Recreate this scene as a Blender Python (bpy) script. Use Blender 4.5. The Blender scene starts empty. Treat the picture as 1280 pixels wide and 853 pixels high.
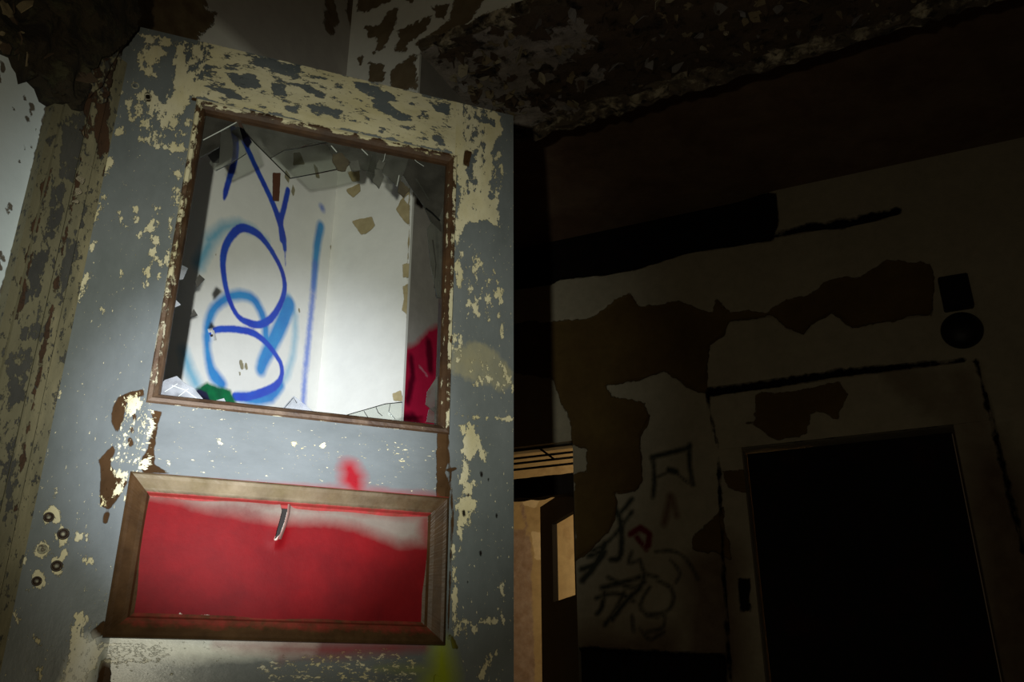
import bpy, math, random
import numpy as np
from mathutils import Vector, Matrix

random.seed(7)
rng = np.random.default_rng(7)
S = bpy.context.scene
COL = S.collection

# ------------------------------------------------------------------ camera, world, lights
CZ = 0.62                       # the photographer crouches: eye height
FOC = 1100.0                    # focal length in pixels of the 1280 x 853 frame
TH = math.radians(22.5)         # tilt upwards
cam = bpy.data.objects.new('camera', bpy.data.cameras.new('camera'))
COL.objects.link(cam)
cam.location = (0, 0, CZ)
cam.rotation_euler = (math.radians(90) + TH, 0, 0)
cam.data.sensor_width = 36.0
cam.data.lens = FOC / 1280 * 36.0
cam.data.clip_start = 0.05
S.camera = cam

W = bpy.data.worlds.new('night')
S.world = W
W.use_nodes = True
W.node_tree.nodes['Background'].inputs[0].default_value = (1.0, 0.66, 0.36, 1)
W.node_tree.nodes['Background'].inputs[1].default_value = 0.010

def lamp(name, kind, loc, energy, color, target=None, **kw):
    d = bpy.data.lights.new(name, kind)
    d.energy = energy
    d.color = color
    for k, v in kw.items():
        setattr(d, k, v)
    o = bpy.data.objects.new(name, d)
    COL.objects.link(o)
    o.location = loc
    if target is not None:
        o.rotation_euler = (Vector(target) - Vector(loc)).to_track_quat('-Z', 'Y').to_euler()
    return o

TORCH = (-0.14, 0.0, CZ + 0.10)  # a hand torch held just left of and above the lens
AIM = (-0.51, 1.742, 1.13)
lamp('torch_hot_spot', 'SPOT', TORCH, 360, (0.86, 0.91, 1.0), AIM, spot_size=math.radians(27), spot_blend=1.0, shadow_soft_size=0.012)
lamp('torch_corona', 'SPOT', TORCH, 122, (0.96, 1.0, 0.87), (-0.47, 1.76, 1.33), spot_size=math.radians(47), spot_blend=1.0, shadow_soft_size=0.012)
lamp('torch_spill', 'SPOT', TORCH, 22, (1.0, 0.90, 0.62), (-0.30, 1.75, 1.55), spot_size=math.radians(140), spot_blend=1.0, shadow_soft_size=0.012)

S.view_settings.view_transform = 'Standard'
S.view_settings.look = 'None'
S.view_settings.exposure = 0.0
S.view_settings.gamma = 1.0
S.view_settings.use_curve_mapping = False

# ------------------------------------------------------------------ planes in the room
class Plane:
    """an upright plane: x runs along it, y into it (away from the viewer), z up"""
    def __init__(s, deg, p):
        a = math.radians(deg)
        s.ang = a
        s.U = np.array([math.cos(a), math.sin(a), 0.0])
        s.D = np.array([-math.sin(a), math.cos(a), 0.0])
        s.P = np.array([p[0], p[1], 0.0])
    def at(s, px, py, y=0.0):
        """where the sight line of a photo pixel meets the plane: local (x, z)"""
        r = ray(px, py)
        o = s.P + s.D * y
        t = ((o[0] * s.D[0] + o[1] * s.D[1])) / (r @ s.D)
        X = r * t
        return np.array([(X - s.P) @ s.U, X[2] + CZ])
    def world(s, x, y, z):
        return s.P + s.U * x + s.D * y + np.array([0, 0, z])
    def scale(s, px, py):
        a = s.at(px, py); b = s.at(px + 1, py); c = s.at(px, py + 1)
        return 0.5 * (np.hypot(*(a - b)) + np.hypot(*(a - c)))

def ray(px, py):
    x = (px - 640) / FOC
    y = (426.5 - py) / FOC
    c, s = math.cos(TH), math.sin(TH)
    return np.array([x, c - s * y, s + c * y])

def hit(px, dist, deg):
    """point on the ground plan under a pixel column (taken at mid height) at plan distance of a wall"""
    r = ray(px, 420)
    a = math.radians(deg)
    D = np.array([-math.sin(a), math.cos(a), 0])
    return r * (dist / (r @ D))

DOOR = Plane(21.0, (0.0, 1.938))
corner = hit(404, 2.26, -26.5)
BACK = Plane(-26.5, corner)                 # wall behind the door, with the big opening
SIDE = Plane(63.5, corner)                  # wall with the blue graffiti; x = 0 is the corner, runs to -x
jamb_x = BACK.at(508, 400)[0]
jp = BACK.world(jamb_x, 0, 0)
REVEAL = Plane(63.5, jp)                    # left reveal of the opening
door_left = DOOR.world(-0.949, 0, 0)
LEFT = Plane(63.5, door_left + np.array([0.004, 0.0, 0]))    # casing wall
FAR = Plane(-24.0, hit(800, 5.6, -24.0))
SOFFIT_Z = BACK.at(530, 60)[1]
HALL_Z = FAR.at(970, 238)[1]

# ------------------------------------------------------------------ mesh helpers
def link(name, verts, faces, mat=None, parent=None, attrs=None, smooth=False):
    me = bpy.data.meshes.new(name)
    me.from_pydata([tuple(map(float, v)) for v in verts], [], [tuple(f) for f in faces])
    me.update()
    if attrs:
        for k, v in attrs.items():
            a = me.attributes.new(k, 'FLOAT', 'POINT')
            a.data.foreach_set('value', np.asarray(v, dtype=np.float32))
    if mat is not None:
        me.materials.append(mat)
    if smooth:
        me.polygons.foreach_set('use_smooth', [True] * len(me.polygons))
    o = bpy.data.objects.new(name, me)
    COL.objects.link(o)
    if parent is not None:
        o.parent = parent
    return o

def empty(name, plane=None, loc=None, rotz=0.0):
    o = bpy.data.objects.new(name, None)
    COL.objects.link(o)
    o.empty_display_size = 0.1
    if plane is not None:
        o.location = tuple(plane.P)
        o.rotation_euler = (0, 0, plane.ang)
    else:
        o.location = loc or (0, 0, 0)
        o.rotation_euler = (0, 0, rotz)
    return o

def tag(o, label=None, cat=None, group=None, kind=None):
    if label: o['label'] = label
    if cat: o['category'] = cat
    if group: o['group'] = group
    if kind: o['kind'] = kind
    return o

def box_vf(x0, x1, y0, y1, z0, z1):
    v = [(x0, y0, z0), (x1, y0, z0), (x1, y1, z0), (x0, y1, z0), (x0, y0, z1), (x1, y0, z1), (x1, y1, z1), (x0, y1, z1)]
    f = [(0, 3, 2, 1), (4, 5, 6, 7), (0, 1, 5, 4), (1, 2, 6, 5), (2, 3, 7, 6), (3, 0, 4, 7)]
    return v, f

def axis_pts(a, b, res, cuts=()):
    ks = sorted([a, b] + [c for c in cuts if a < c < b])
    out = [a]
    for p, q in zip(ks[:-1], ks[1:]):
        n = max(1, int(math.ceil((q - p) / res)))
        out += list(np.linspace(p, q, n + 1)[1:])
    return np.array(out)

def slab(name, xs, zs, y0, thick, mat, parent, fields=None, holes=(), names=(), relief=None):
    """upright slab: finely divided front with paint-mask attributes, solid sides, back and hole reveals"""
    X, Z = np.meshgrid(xs, zs)
    n, m = X.shape
    x = X.ravel(); z = Z.ravel()
    y = np.full_like(x, y0)
    at = fields.eval(x, z, names) if fields else {}
    if relief is not None:
        y = y + relief(x, z, at)
    idx = np.arange(n * m).reshape(n, m)
    cx = 0.5 * (xs[:-1] + xs[1:]); cz = 0.5 * (zs[:-1] + zs[1:])
    keep = np.ones((n - 1, m - 1), bool)
    for (a, b, c, d) in holes:
        keep &= ~(((cx > a) & (cx < b))[None, :] & ((cz > c) & (cz < d))[:, None])
    q = np.stack([idx[:-1, :-1], idx[:-1, 1:], idx[1:, 1:], idx[1:, :-1]], -1)[keep]
    verts = list(zip(x, y, z))
    faces = [tuple(f) for f in q]
    base = len(verts)
    ev = []
    def quad(p):
        k = len(verts)
        verts.extend(p)
        faces.append((k, k + 1, k + 2, k + 3))
    x0, x1, z0, z1 = xs[0], xs[-1], zs[0], zs[-1]
    yb = y0 + thick
    quad([(x0, y0, z0), (x0, y0, z1), (x0, yb, z1), (x0, yb, z0)])
    quad([(x1, y0, z0), (x1, yb, z0), (x1, yb, z1), (x1, y0, z1)])
    quad([(x0, y0, z1), (x1, y0, z1), (x1, yb, z1), (x0, yb, z1)])
    quad([(x0, y0, z0), (x0, yb, z0), (x1, yb, z0), (x1, y0, z0)])
    if not holes:
        quad([(x0, yb, z0), (x0, yb, z1), (x1, yb, z1), (x1, yb, z0)])
    for (a, b, c, d) in holes:
        quad([(a, y0, c), (a, yb, c), (a, yb, d), (a, y0, d)])
        quad([(b, y0, c), (b, y0, d), (b, yb, d), (b, yb, c)])
        quad([(a, y0, d), (a, yb, d), (b, yb, d), (b, y0, d)])
    if fields:
        ex = np.array([v[0] for v in verts[base:]]); ez = np.array([v[2] for v in verts[base:]])
        e2 = fields.eval(ex, ez, names)
        at = {k: np.concatenate([at[k], e2[k]]) for k in at}
    return link(name, verts, faces, mat, parent, at)

def prism(pts, y0, y1):
    """extrude an outline in x,z between two depths"""
    k = len(pts)
    v = [(p[0], y0, p[1]) for p in pts] + [(p[0], y1, p[1]) for p in pts]
    a = sum(pts[i][0] * pts[(i + 1) % k][1] - pts[(i + 1) % k][0] * pts[i][1] for i in range(k))
    o = list(range(k)) if a > 0 else list(range(k))[::-1]
    f = [tuple(o), tuple(i + k for i in reversed(o))]
    for i in range(k):
        p, q = o[i], o[(i + 1) % k]
        f.append((q, p, p + k, q + k))
    return v, f

def lathe(prof, n=20):
    """profile of (radius, y) about the y axis, front at low y"""
    v, f = [], []
    for r, y in prof:
        for i in range(n):
            t = 2 * math.pi * i / n
            v.append((r * math.cos(t), y, r * math.sin(t)))
    for k in range(len(prof) - 1):
        for i in range(n):
            j = (i + 1) % n
            f.append((k * n + i, (k + 1) * n + i, (k + 1) * n + j, k * n + j))
    f.append(tuple(range(n)))
    f.append(tuple((len(prof) - 1) * n + i for i in reversed(range(n))))
    return v, f

# ------------------------------------------------------------------ paint-mask fields (signed distance, metres)
FARV = -0.12
class Fields:
    def __init__(s, plane):
        s.pl = plane
        s.items = []
    def poly(s, name, pts, cap=1.0, bias=0.0):
        s.items.append((name, 'poly', np.array([s.pl.at(*p) for p in pts]), cap, bias)); return s
    def line(s, name, pts, r, cap=1.0, bias=0.0, smooth=False):
        """r in photo pixels: one number or one per point"""
        pts = [tuple(p) for p in pts]
        if smooth and len(pts) > 2:      # round the stroke off (Catmull-Rom)
            r0 = [r] * len(pts) if np.isscalar(r) else list(r)
            q = [pts[0]] + pts + [pts[-1]]
            if pts[0] == pts[-1]: q[0], q[-1] = pts[-2], pts[1]
            np_, nr = [], []
            for i in range(len(pts) - 1):
                a, b, c, d = (np.array(v_, float) for v_ in q[i:i + 4])
                for t in (0, 0.25, 0.5, 0.75):
                    np_.append(tuple(0.5 * (2 * b + (c - a) * t + (2 * a - 5 * b + 4 * c - d) * t * t + (3 * b - a - 3 * c + d) * t ** 3)))
                    nr.append(r0[i] * (1 - t) + r0[i + 1] * t)
            pts, r = np_ + [pts[-1]], nr + [r0[-1]]
        P = np.array([s.pl.at(*p) for p in pts])
        rr = np.full(len(pts), r, float) if np.isscalar(r) else np.array(r, float)
        rr = rr * np.array([s.pl.scale(*p) for p in pts])
        s.items.append((name, 'line', (P, rr), cap, bias)); return s
    def dots(s, name, pts, r=2.0, cap=1.0):
        for p in pts:
            q = p[2] if len(p) > 2 else r
            e = q * 0.8
            s.line(name, [(p[0] - 0.2 * e, p[1] - e), (p[0] + 0.2 * e, p[1] + e)], q * 0.6, cap)
        return s
    def func(s, name, fn):
        s.items.append((name, 'func', fn, 1.0, 0.0)); return s
    def eval(s, x, z, names):
        out = {n: np.full(len(x), FARV) for n in names}
        for name, kind, d, cap, bias in s.items:
            if name not in out:
                continue
            if kind == 'func':
                out[name] = np.maximum(out[name], d(x, z)); continue
            if kind == 'poly':
                lo, hi = d.min(0) - 0.06, d.max(0) + 0.06
            else:
                m = d[1].max() + 0.06
                lo, hi = d[0].min(0) - m, d[0].max(0) + m
            k = np.nonzero((x > lo[0]) & (x < hi[0]) & (z > lo[1]) & (z < hi[1]))[0]
            if len(k) == 0:
                continue
            v = sd_poly(x[k], z[k], d) if kind == 'poly' else sd_line(x[k], z[k], *d)
            out[name][k] = np.maximum(out[name][k], np.minimum(v, cap) + bias)
        return out

def seg(x, z, a, b):
    dx, dz = b - a
    L = dx * dx + dz * dz + 1e-12
    t = np.clip(((x - a[0]) * dx + (z - a[1]) * dz) / L, 0, 1)
    return np.hypot(x - a[0] - t * dx, z - a[1] - t * dz), t

def sd_poly(x, z, P):
    d = np.full(len(x), 9.0)
    ins = np.zeros(len(x), bool)
    for i in range(len(P)):
        a, b = P[i - 1], P[i]
        d = np.minimum(d, seg(x, z, a, b)[0])
        c = (a[1] > z) != (b[1] > z)
        xi = a[0] + (z - a[1]) * (b[0] - a[0]) / (b[1] - a[1] + 1e-12)
        ins ^= c & (x < xi)
    return np.where(ins, d, -d)

def sd_line(x, z, P, r):
    v = np.full(len(x), -9.0)
    for i in range(len(P) - 1):
        d, t = seg(x, z, P[i], P[i + 1])
        v = np.maximum(v, (r[i] * (1 - t) + r[i + 1] * t) - d)
    return v

# ------------------------------------------------------------------ layered paint materials
def layered(name, base, layers, base2=None, vscale=3.0, rough=0.6, spec=0.4, stretch=(1, 1, 1), fine=0.0004, fscale=60.0, fstretch=None, mottle=0.12):
    """coats of paint over one another: each layer = dict(a=attribute or constant, c=colour, s=noise scale,
    amp=ragged edge in metres, soft=edge softness in metres, h=thickness, r=roughness, st=stretch, k=opacity)"""
    m = bpy.data.materials.new(name)
    m.use_nodes = True
    nt = m.node_tree
    N, L = nt.nodes, nt.links
    bs = N['Principled BSDF']
    tc = N.new('ShaderNodeTexCoord')
    def mapped(st, off=0.0):
        mp = N.new('ShaderNodeMapping')
        mp.inputs['Scale'].default_value = st
        mp.inputs['Location'].default_value = (off, off * 0.7, off * 1.3)
        L.new(tc.outputs['Object'], mp.inputs['Vector'])
        return mp.outputs['Vector']
    def noise(scale, detail, vec, rg=0.6):
        n = N.new('ShaderNodeTexNoise')
        n.inputs['Scale'].default_value = scale
        n.inputs['Detail'].default_value = detail
        n.inputs['Roughness'].default_value = rg
        L.new(vec, n.inputs['Vector'])
        return n.outputs['Fac']
    def math_(op, a, b, clamp=False):
        q = N.new('ShaderNodeMath'); q.operation = op; q.use_clamp = clamp
        for i, v in enumerate((a, b)):
            if isinstance(v, (int, float)): q.inputs[i].default_value = v
            else: L.new(v, q.inputs[i])
        return q.outputs[0]
    def mixc(f, a, b):
        q = N.new('ShaderNodeMix'); q.data_type = 'RGBA'
        if isinstance(f, (int, float)): q.inputs[0].default_value = f
        else: L.new(f, q.inputs[0])
        for i, v in ((6, a), (7, b)):
            if isinstance(v, tuple): q.inputs[i].default_value = (*v[:3], 1)
            else: L.new(v, q.inputs[i])
        return q.outputs[2]
    def ramp(v, lo, hi):
        q = N.new('ShaderNodeMapRange')
        q.inputs['From Min'].default_value = lo; q.inputs['From Max'].default_value = hi
        L.new(v, q.inputs['Value'])
        return q.outputs['Result']
    v0 = mapped(stretch)
    col = base
    if base2:
        col = mixc(ramp(noise(vscale, 5, v0), 0.35, 0.65), base, base2)
    rgh = rough
    hgt = None
    if fine:
        hgt = math_('MULTIPLY', noise(fscale, 6, mapped(fstretch) if fstretch else v0, 0.7), fine)
    for i, ly in enumerate(layers):
        vec = mapped(ly.get('st', stretch), 3.7 * (i + 1))
        nz = noise(ly.get('s', 30), ly.get('d', 8), vec, ly.get('rg', 0.62))
        amp = ly.get('amp', 0.01)
        nz = math_('MULTIPLY', math_('SUBTRACT', nz, 0.5), 2 * amp)
        if isinstance(ly['a'], str):
            at = N.new('ShaderNodeAttribute'); at.attribute_name = ly['a']
            val = math_('ADD', at.outputs['Fac'], nz)
        else:
            val = math_('ADD', nz, ly['a'])
        f = ramp(val, -ly.get('soft', 0.0006), ly.get('soft', 0.0006))
        h0 = f
        if ly.get('k', 1) < 1:
            f = math_('MULTIPLY', f, ly['k'])
        c = ly['c']
        if 'c2' in ly:
            c = mixc(ramp(noise(ly.get('cs', 12), 5, vec), 0.35, 0.65), ly['c'], ly['c2'])
        col = mixc(f, col, c)
        if 'r' in ly:
            q = N.new('ShaderNodeMix'); q.data_type = 'FLOAT'
            L.new(f, q.inputs[0])
            if isinstance(rgh, (int, float)): q.inputs[2].default_value = rgh
            else: L.new(rgh, q.inputs[2])
            q.inputs[3].default_value = ly['r']
            rgh = q.outputs[0]
        if ly.get('h'):
            hh = math_('MULTIPLY', h0, ly['h'])
            hgt = hh if hgt is None else math_('ADD', hgt, hh)
    if mottle:
        col2 = mixc(1.0, col, col) if isinstance(col, tuple) else col
        mm = N.new('ShaderNodeMix'); mm.data_type = 'RGBA'; mm.blend_type = 'MULTIPLY'
        mm.inputs[0].default_value = 1.0
        L.new(col2, mm.inputs[6])
        rr = N.new('ShaderNodeMapRange')
        rr.inputs['From Min'].default_value = 0.3; rr.inputs['From Max'].default_value = 0.7
        rr.inputs['To Min'].default_value = 1 - mottle * 2; rr.inputs['To Max'].default_value = 1.0
        L.new(noise(14, 8, v0, 0.7), rr.inputs['Value'])
        cc = N.new('ShaderNodeCombineColor')
        for i in range(3): L.new(rr.outputs['Result'], cc.inputs[i])
        L.new(cc.outputs[0], mm.inputs[7])
        col = mm.outputs[2]
    if isinstance(col, tuple): bs.inputs['Base Color'].default_value = (*col[:3], 1)
    else: L.new(col, bs.inputs['Base Color'])
    if isinstance(rgh, (int, float)): bs.inputs['Roughness'].default_value = rgh
    else: L.new(rgh, bs.inputs['Roughness'])
    bs.inputs['Specular IOR Level'].default_value = spec
    if hgt is not None:
        b = N.new('ShaderNodeBump')
        b.inputs['Strength'].default_value = 1.0
        b.inputs['Distance'].default_value = 1.0
        L.new(hgt, b.inputs['Height'])
        L.new(b.outputs['Normal'], bs.inputs['Normal'])
    return m

GREY = (0.122, 0.136, 0.138); GREY2 = (0.160, 0.173, 0.180)
CREAM = (0.51, 0.45, 0.265); CREAM2 = (0.60, 0.55, 0.39)
WOOD = (0.036, 0.018, 0.007); WOOD2 = (0.066, 0.034, 0.014)

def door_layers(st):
    return [
        dict(a='tan', c=(0.33, 0.29, 0.17), c2=(0.24, 0.23, 0.17), s=45, amp=0.020, soft=0.006, h=-0.0003, st=st, k=0.8),
        dict(a='cream', c=CREAM, c2=CREAM2, s=60, amp=0.034, soft=0.0008, h=-0.0007, r=0.55, st=st, rg=0.70, d=10),
        dict(a='grey', c=(0.085, 0.098, 0.105), c2=(0.12, 0.13, 0.135), s=60, amp=0.028, soft=0.0008, h=0.0007, r=0.4, st=st, rg=0.70, d=10),
        dict(a=-0.0112, c=CREAM2, s=170, amp=0.034, soft=0.0015, h=-0.0005, st=st),
        dict(a='wood', c=WOOD, c2=WOOD2, s=40, amp=0.007, soft=0.0008, h=-0.0012, r=0.75),
        dict(a='fleck', c=(0.64, 0.61, 0.49), c2=(0.60, 0.52, 0.28), rg=0.7, d=10, s=135, amp=0.026, soft=0.0008, h=-0.0004),
        dict(a='haze', c=(0.86, 0.86, 0.79), s=60, amp=0.010, soft=0.014, r=0.3),  # torch highlight painted into the colour, and pale spray at the corner
        dict(a='red', c=(0.24, 0.01, 0.016), s=25, amp=0.012, soft=0.016, r=0.35),
        dict(a='lime', c=(0.28, 0.33, 0.02), s=25, amp=0.012, soft=0.022, r=0.4),
        dict(a='hole', c=(0.012, 0.009, 0.007), s=60, amp=0.001, soft=0.0012, h=-0.002),
    ]
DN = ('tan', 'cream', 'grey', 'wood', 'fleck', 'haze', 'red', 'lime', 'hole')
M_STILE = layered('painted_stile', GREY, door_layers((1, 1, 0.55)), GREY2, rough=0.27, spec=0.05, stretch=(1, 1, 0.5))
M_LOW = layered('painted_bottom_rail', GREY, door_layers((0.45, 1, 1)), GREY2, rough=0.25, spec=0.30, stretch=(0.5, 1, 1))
M_RAIL = layered('painted_rail', GREY, door_layers((0.45, 1, 1)), GREY2, rough=0.27, spec=0.05, stretch=(0.5, 1, 1))

# ------------------------------------------------------------------ large structure
def struct(o):
    o['kind'] = 'structure'
    return o

# floor and ceilings (mostly out of the picture)
M_FLOOR = layered('dusty_concrete', (0.12, 0.10, 0.08), [dict(a=-0.004, c=(0.25, 0.22, 0.18), s=3, amp=0.02, soft=0.004)], (0.08, 0.07, 0.06))
v, f = box_vf(-5, 9, -4, 13, -0.1, 0.0)
tag(struct(link('floor', v, f, M_FLOOR)), 'dusty dark concrete floor below the picture', 'floor')
M_CEIL = layered('sooty_ceiling', (0.24, 0.14, 0.085), [dict(a=-0.003, c=(0.33, 0.23, 0.155), s=2, amp=0.03, soft=0.01)], (0.18, 0.10, 0.06), rough=0.9)

# far wall of the dark hall
FF = Fields(FAR)
FF.poly('bare', [(640, 404), (735, 398), (770, 375), (788, 366), (800, 383), (850, 378), (875, 388), (890, 392), (896, 372), (912, 390), (960, 388),
                 (975, 380), (1000, 372), (1040, 350), (1075, 345), (1110, 325), (1160, 332), (1170, 345), (1165, 395), (1150, 395), (1065, 410),
                 (1040, 390), (1015, 405), (1005, 418), (985, 412), (965, 396), (912, 402), (905, 418), (887, 430), (882, 480), (890, 492), (870, 490),
                 (840, 470), (830, 465), (800, 475), (757, 482), (765, 495), (805, 505), (812, 520), (800, 545), (805, 600), (795, 615), (768, 616),
                 (772, 630), (762, 665), (735, 690), (718, 700), (716, 595), (733, 590), (733, 562), (716, 556), (712, 525), (700, 500), (692, 475), (640, 465)])
FF.poly('bare', [(945, 495), (1000, 490), (1050, 478), (1060, 495), (1045, 525), (1020, 515), (1012, 520), (1010, 545), (975, 552), (935, 530), (945, 528)])
FF.poly('bare', [(868, 668), (885, 655), (905, 635), (915, 700), (890, 690), (866, 688)])
FF.poly('bare', [(905, 592), (935, 588), (935, 616), (910, 612)])
FF.poly('bare', [(1130, 470), (1215, 455), (1222, 500), (1190, 510), (1170, 490)], cap=0.0, bias=-0.02)
FF.poly('soot', [(560, 306), (640, 290), (690, 283), (730, 272), (780, 272), (850, 250), (970, 240), (973, 275), (966, 300), (860, 316), (800, 335), (760, 343), (700, 349), (688, 356), (640, 362), (560, 372)])  # black recessed band for the dark hole below the ceiling
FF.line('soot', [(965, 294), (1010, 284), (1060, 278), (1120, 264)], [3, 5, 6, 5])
FF.line('soot', [(887, 490), (960, 480), (1050, 466), (1130, 458), (1205, 450)], [5, 5, 5, 3, 1.5])  # shadow cracks outlining the doorway surround, drawn in as dark lines
FF.line('soot', [(884, 492), (898, 560), (905, 700), (912, 853)], 2)  # painted shadow crack at the same corner of the surround
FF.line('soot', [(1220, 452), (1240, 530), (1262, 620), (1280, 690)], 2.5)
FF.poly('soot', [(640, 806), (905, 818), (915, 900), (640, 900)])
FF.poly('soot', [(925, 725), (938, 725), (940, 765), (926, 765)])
# scribbled tags
ink = [([(815, 572), (838, 566), (862, 560)], 3.5), ([(862, 556), (862, 580), (866, 606)], 3), ([(816, 572), (818, 600), (816, 622)], 3),
       ([(816, 600), (840, 590), (860, 604)], 1.5), ([(836, 588), (845, 590)], 4), ([(765, 628), (775, 650), (777, 680), (774, 698), (764, 700)], 3.5),
       ([(775, 642), (790, 624)], 3), ([(756, 680), (748, 700), (738, 715), (728, 726)], 4), ([(752, 690), (735, 696)], 3),
       ([(790, 690), (786, 705), (800, 700)], 2), ([(806, 718), (800, 735), (786, 748), (768, 770)], 3), ([(752, 735), (780, 728), (800, 722)], 3),
       ([(756, 740), (752, 760), (746, 768)], 3), ([(776, 760), (765, 775)], 3.5), ([(820, 690), (845, 690), (862, 705), (872, 725)], 2),
       ([(822, 726), (838, 735), (842, 750), (834, 764), (818, 768)], 2), ([(805, 745), (800, 760), (812, 770), (830, 766)], 2),
       ([(812, 768), (830, 770), (828, 785), (810, 790)], 2), ([(790, 770), (792, 790)], 2), ([(738, 690), (762, 676), (790, 640)], 2.5), ([(750, 640), (765, 640), (780, 655)], 2.5), ([(726, 712), (745, 705), (756, 690)], 3.5), ([(760, 722), (790, 735), (806, 728)], 2.5),
       ([(745, 748), (770, 742), (792, 752)], 2.5), ([(812, 735), (802, 752), (806, 768), (822, 772)], 2), ([(756, 782), (768, 764), (780, 742)], 2.5), ([(800, 700), (806, 716), (822, 722)], 2), ([(838, 700), (850, 716), (845, 728)], 1.5), ([(800, 786), (812, 800), (830, 790)], 1.5)]
for p, r in ink: FF.line('ink', p, r, smooth=True)
FF.line('rouge', [(788, 668), (800, 660), (812, 668), (810, 682)], 4)
FF.line('rouge', [(796, 672), (808, 688)], 3)
FF.line('rust', [(838, 620), (834, 640), (830, 655)], 4)
FF.line('rust', [(840, 622), (846, 645)], 3)
FF.poly('brown_tone', [(855, 700), (905, 670), (930, 700), (940, 860), (850, 860)])  # browner, darker tone low on the wall and towards its right
FF.poly('brown_tone', [(1205, 560), (1250, 540), (1300, 620), (1320, 900), (1230, 900)])
FF.poly('brown_tone', [(1110, 470), (1200, 470), (1240, 560), (1190, 530)], cap=0.0)
FF.poly('brown_tone', [(720, 790), (860, 780), (860, 860), (720, 860)])
FN = ('brown_tone', 'bare', 'soot', 'ink', 'rouge', 'rust')  # soot: black band, painted shadow cracks and low strip
far_layers = [
    dict(a='brown_tone', c=(0.15, 0.085, 0.045), c2=(0.22, 0.15, 0.09), s=6, amp=0.12, soft=0.10, k=0.85),
    dict(a='ink', c=(0.02, 0.03, 0.025), s=20, amp=0.01, soft=0.012, k=0.9),
    dict(a='rouge', c=(0.22, 0.02, 0.03), s=20, amp=0.01, soft=0.01),
    dict(a='rust', c=(0.16, 0.05, 0.02), s=20, amp=0.01, soft=0.02, k=0.8),
    dict(a='bare', c=(0.21, 0.135, 0.045), c2=(0.145, 0.085, 0.03), s=9, amp=0.045, soft=0.003, h=-0.008, cs=2),
    dict(a='soot', c=(0.006, 0.005, 0.006), c2=(0.014, 0.008, 0.007), s=9, amp=0.035, soft=0.006, h=-0.004),  # black for the band, the painted shadow cracks and the low strip
]
M_FAR = layered('far_wall_paint', (0.60, 0.53, 0.39), far_layers, (0.50, 0.44, 0.325), vscale=1.5, rough=0.85, spec=0.2, fine=0.002, fscale=12, mottle=0.1)
hx0 = FAR.at(932, 600)[0]; hx1 = FAR.at(1205, 600)[0]; hz1 = 0.5 * (FAR.at(930, 560)[1] + FAR.at(1195, 533)[1])
dx1 = FAR.at(717, 600)[0]; dx0 = dx1 - 1.25; dz1 = FAR.at(700, 553)[1]
tz0 = FAR.at(700, 591)[1]; tz1 = FAR.at(690, 618)[1]
FX0, FX1 = dx0 - 0.5, FAR.at(1280, 600)[0] + 1.2
holes = [(hx0, hx1, 0.0, hz1), (dx0, dx1, 0.0, dz1)]
xs = axis_pts(FX0, FX1, 0.016, (hx0, hx1, dx0, dx1)); zs = axis_pts(0.0, HALL_Z + 0.02, 0.016, (hz1, dz1))
far_root = tag(struct(empty('wall_far', FAR)), 'far wall of the dark hall, pale paint peeled off brown plaster, scribbled tags', 'wall')
slab('plaster', xs, zs, 0.0, 0.18, M_FAR, far_root, FF, holes, FN,
     relief=lambda x, z, at: 0.012 * np.clip((at['bare'] + 0.004) / 0.02, 0, 1) + 0.05 * np.clip((at['soot'] + 0.004) / 0.03, 0, 1))

# hall ceiling
v, f = [], []
def ceil_quad(p, z, t=0.12):
    k = len(v)
    v.extend([(q[0], q[1], z) for q in p] + [(q[0], q[1], z + t) for q in p])
    f.extend([(k + 3, k + 2, k + 1, k), (k + 4, k + 5, k + 6, k + 7)] + [(k + i, k + (i + 1) % 4, k + 4 + (i + 1) % 4, k + 4 + i) for i in range(4)])
b0 = BACK.world(-1.2, 0.45, 0); b1 = BACK.world(5.2, 0.45, 0)
g0 = FAR.world(FX0 - 0.6, 0.15, 0); g1 = FAR.world(FX1, 0.15, 0)
ceil_quad([b0, b1, g1, g0], HALL_Z)
tag(struct(link('ceiling', v, f, M_CEIL)), 'sooty brown ceiling of the dark hall', 'ceiling')

v, f = box_vf(FX0 - 0.1, FX0 - 0.001, -2.45, 0.18, 0.0, HALL_Z)
ew = empty('wall_hall', FAR)
link('plaster', v, f, M_CEIL, ew)
tag(struct(ew), 'sooty end wall of the dark hall, hidden behind the open door', 'wall')

# ---- wall behind the door (with the wide opening) and its header
FB = Fields(BACK)
brown = [
    [(457, 34), (474, 31), (485, 14), (497, 9), (495, 31), (481, 58), (467, 67), (473, 48), (461, 46)],
    [(498, 38), (541, 19), (533, 38), (516, 48), (505, 65), (491, 62), (500, 48)],
    [(446, -40), (492, -40), (488, 0), (461, 14), (447, 14)],
    [(518, 54), (550, 34), (564, 20), (567, -6), (612, -10), (590, 22), (566, 48), (529, 58)],
    [(461, 79), (478, 81), (483, 100), (461, 104)], [(491, 86), (519, 65), (521, 112), (488, 109)],
    [(540, 8), (562, 4), (556, 22), (545, 22)], [(500, -5), (520, -5), (515, 6)], [(447, 72), (455, 70), (450, 80)],
    [(600, 20), (660, 0), (700, -14), (720, -6), (690, 6), (640, 22), (560, 52)], [(524, 60), (560, 50), (640, 24), (700, 4), (700, 12), (530, 72)],
]
for p in brown: FB.poly('peel', p)
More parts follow.
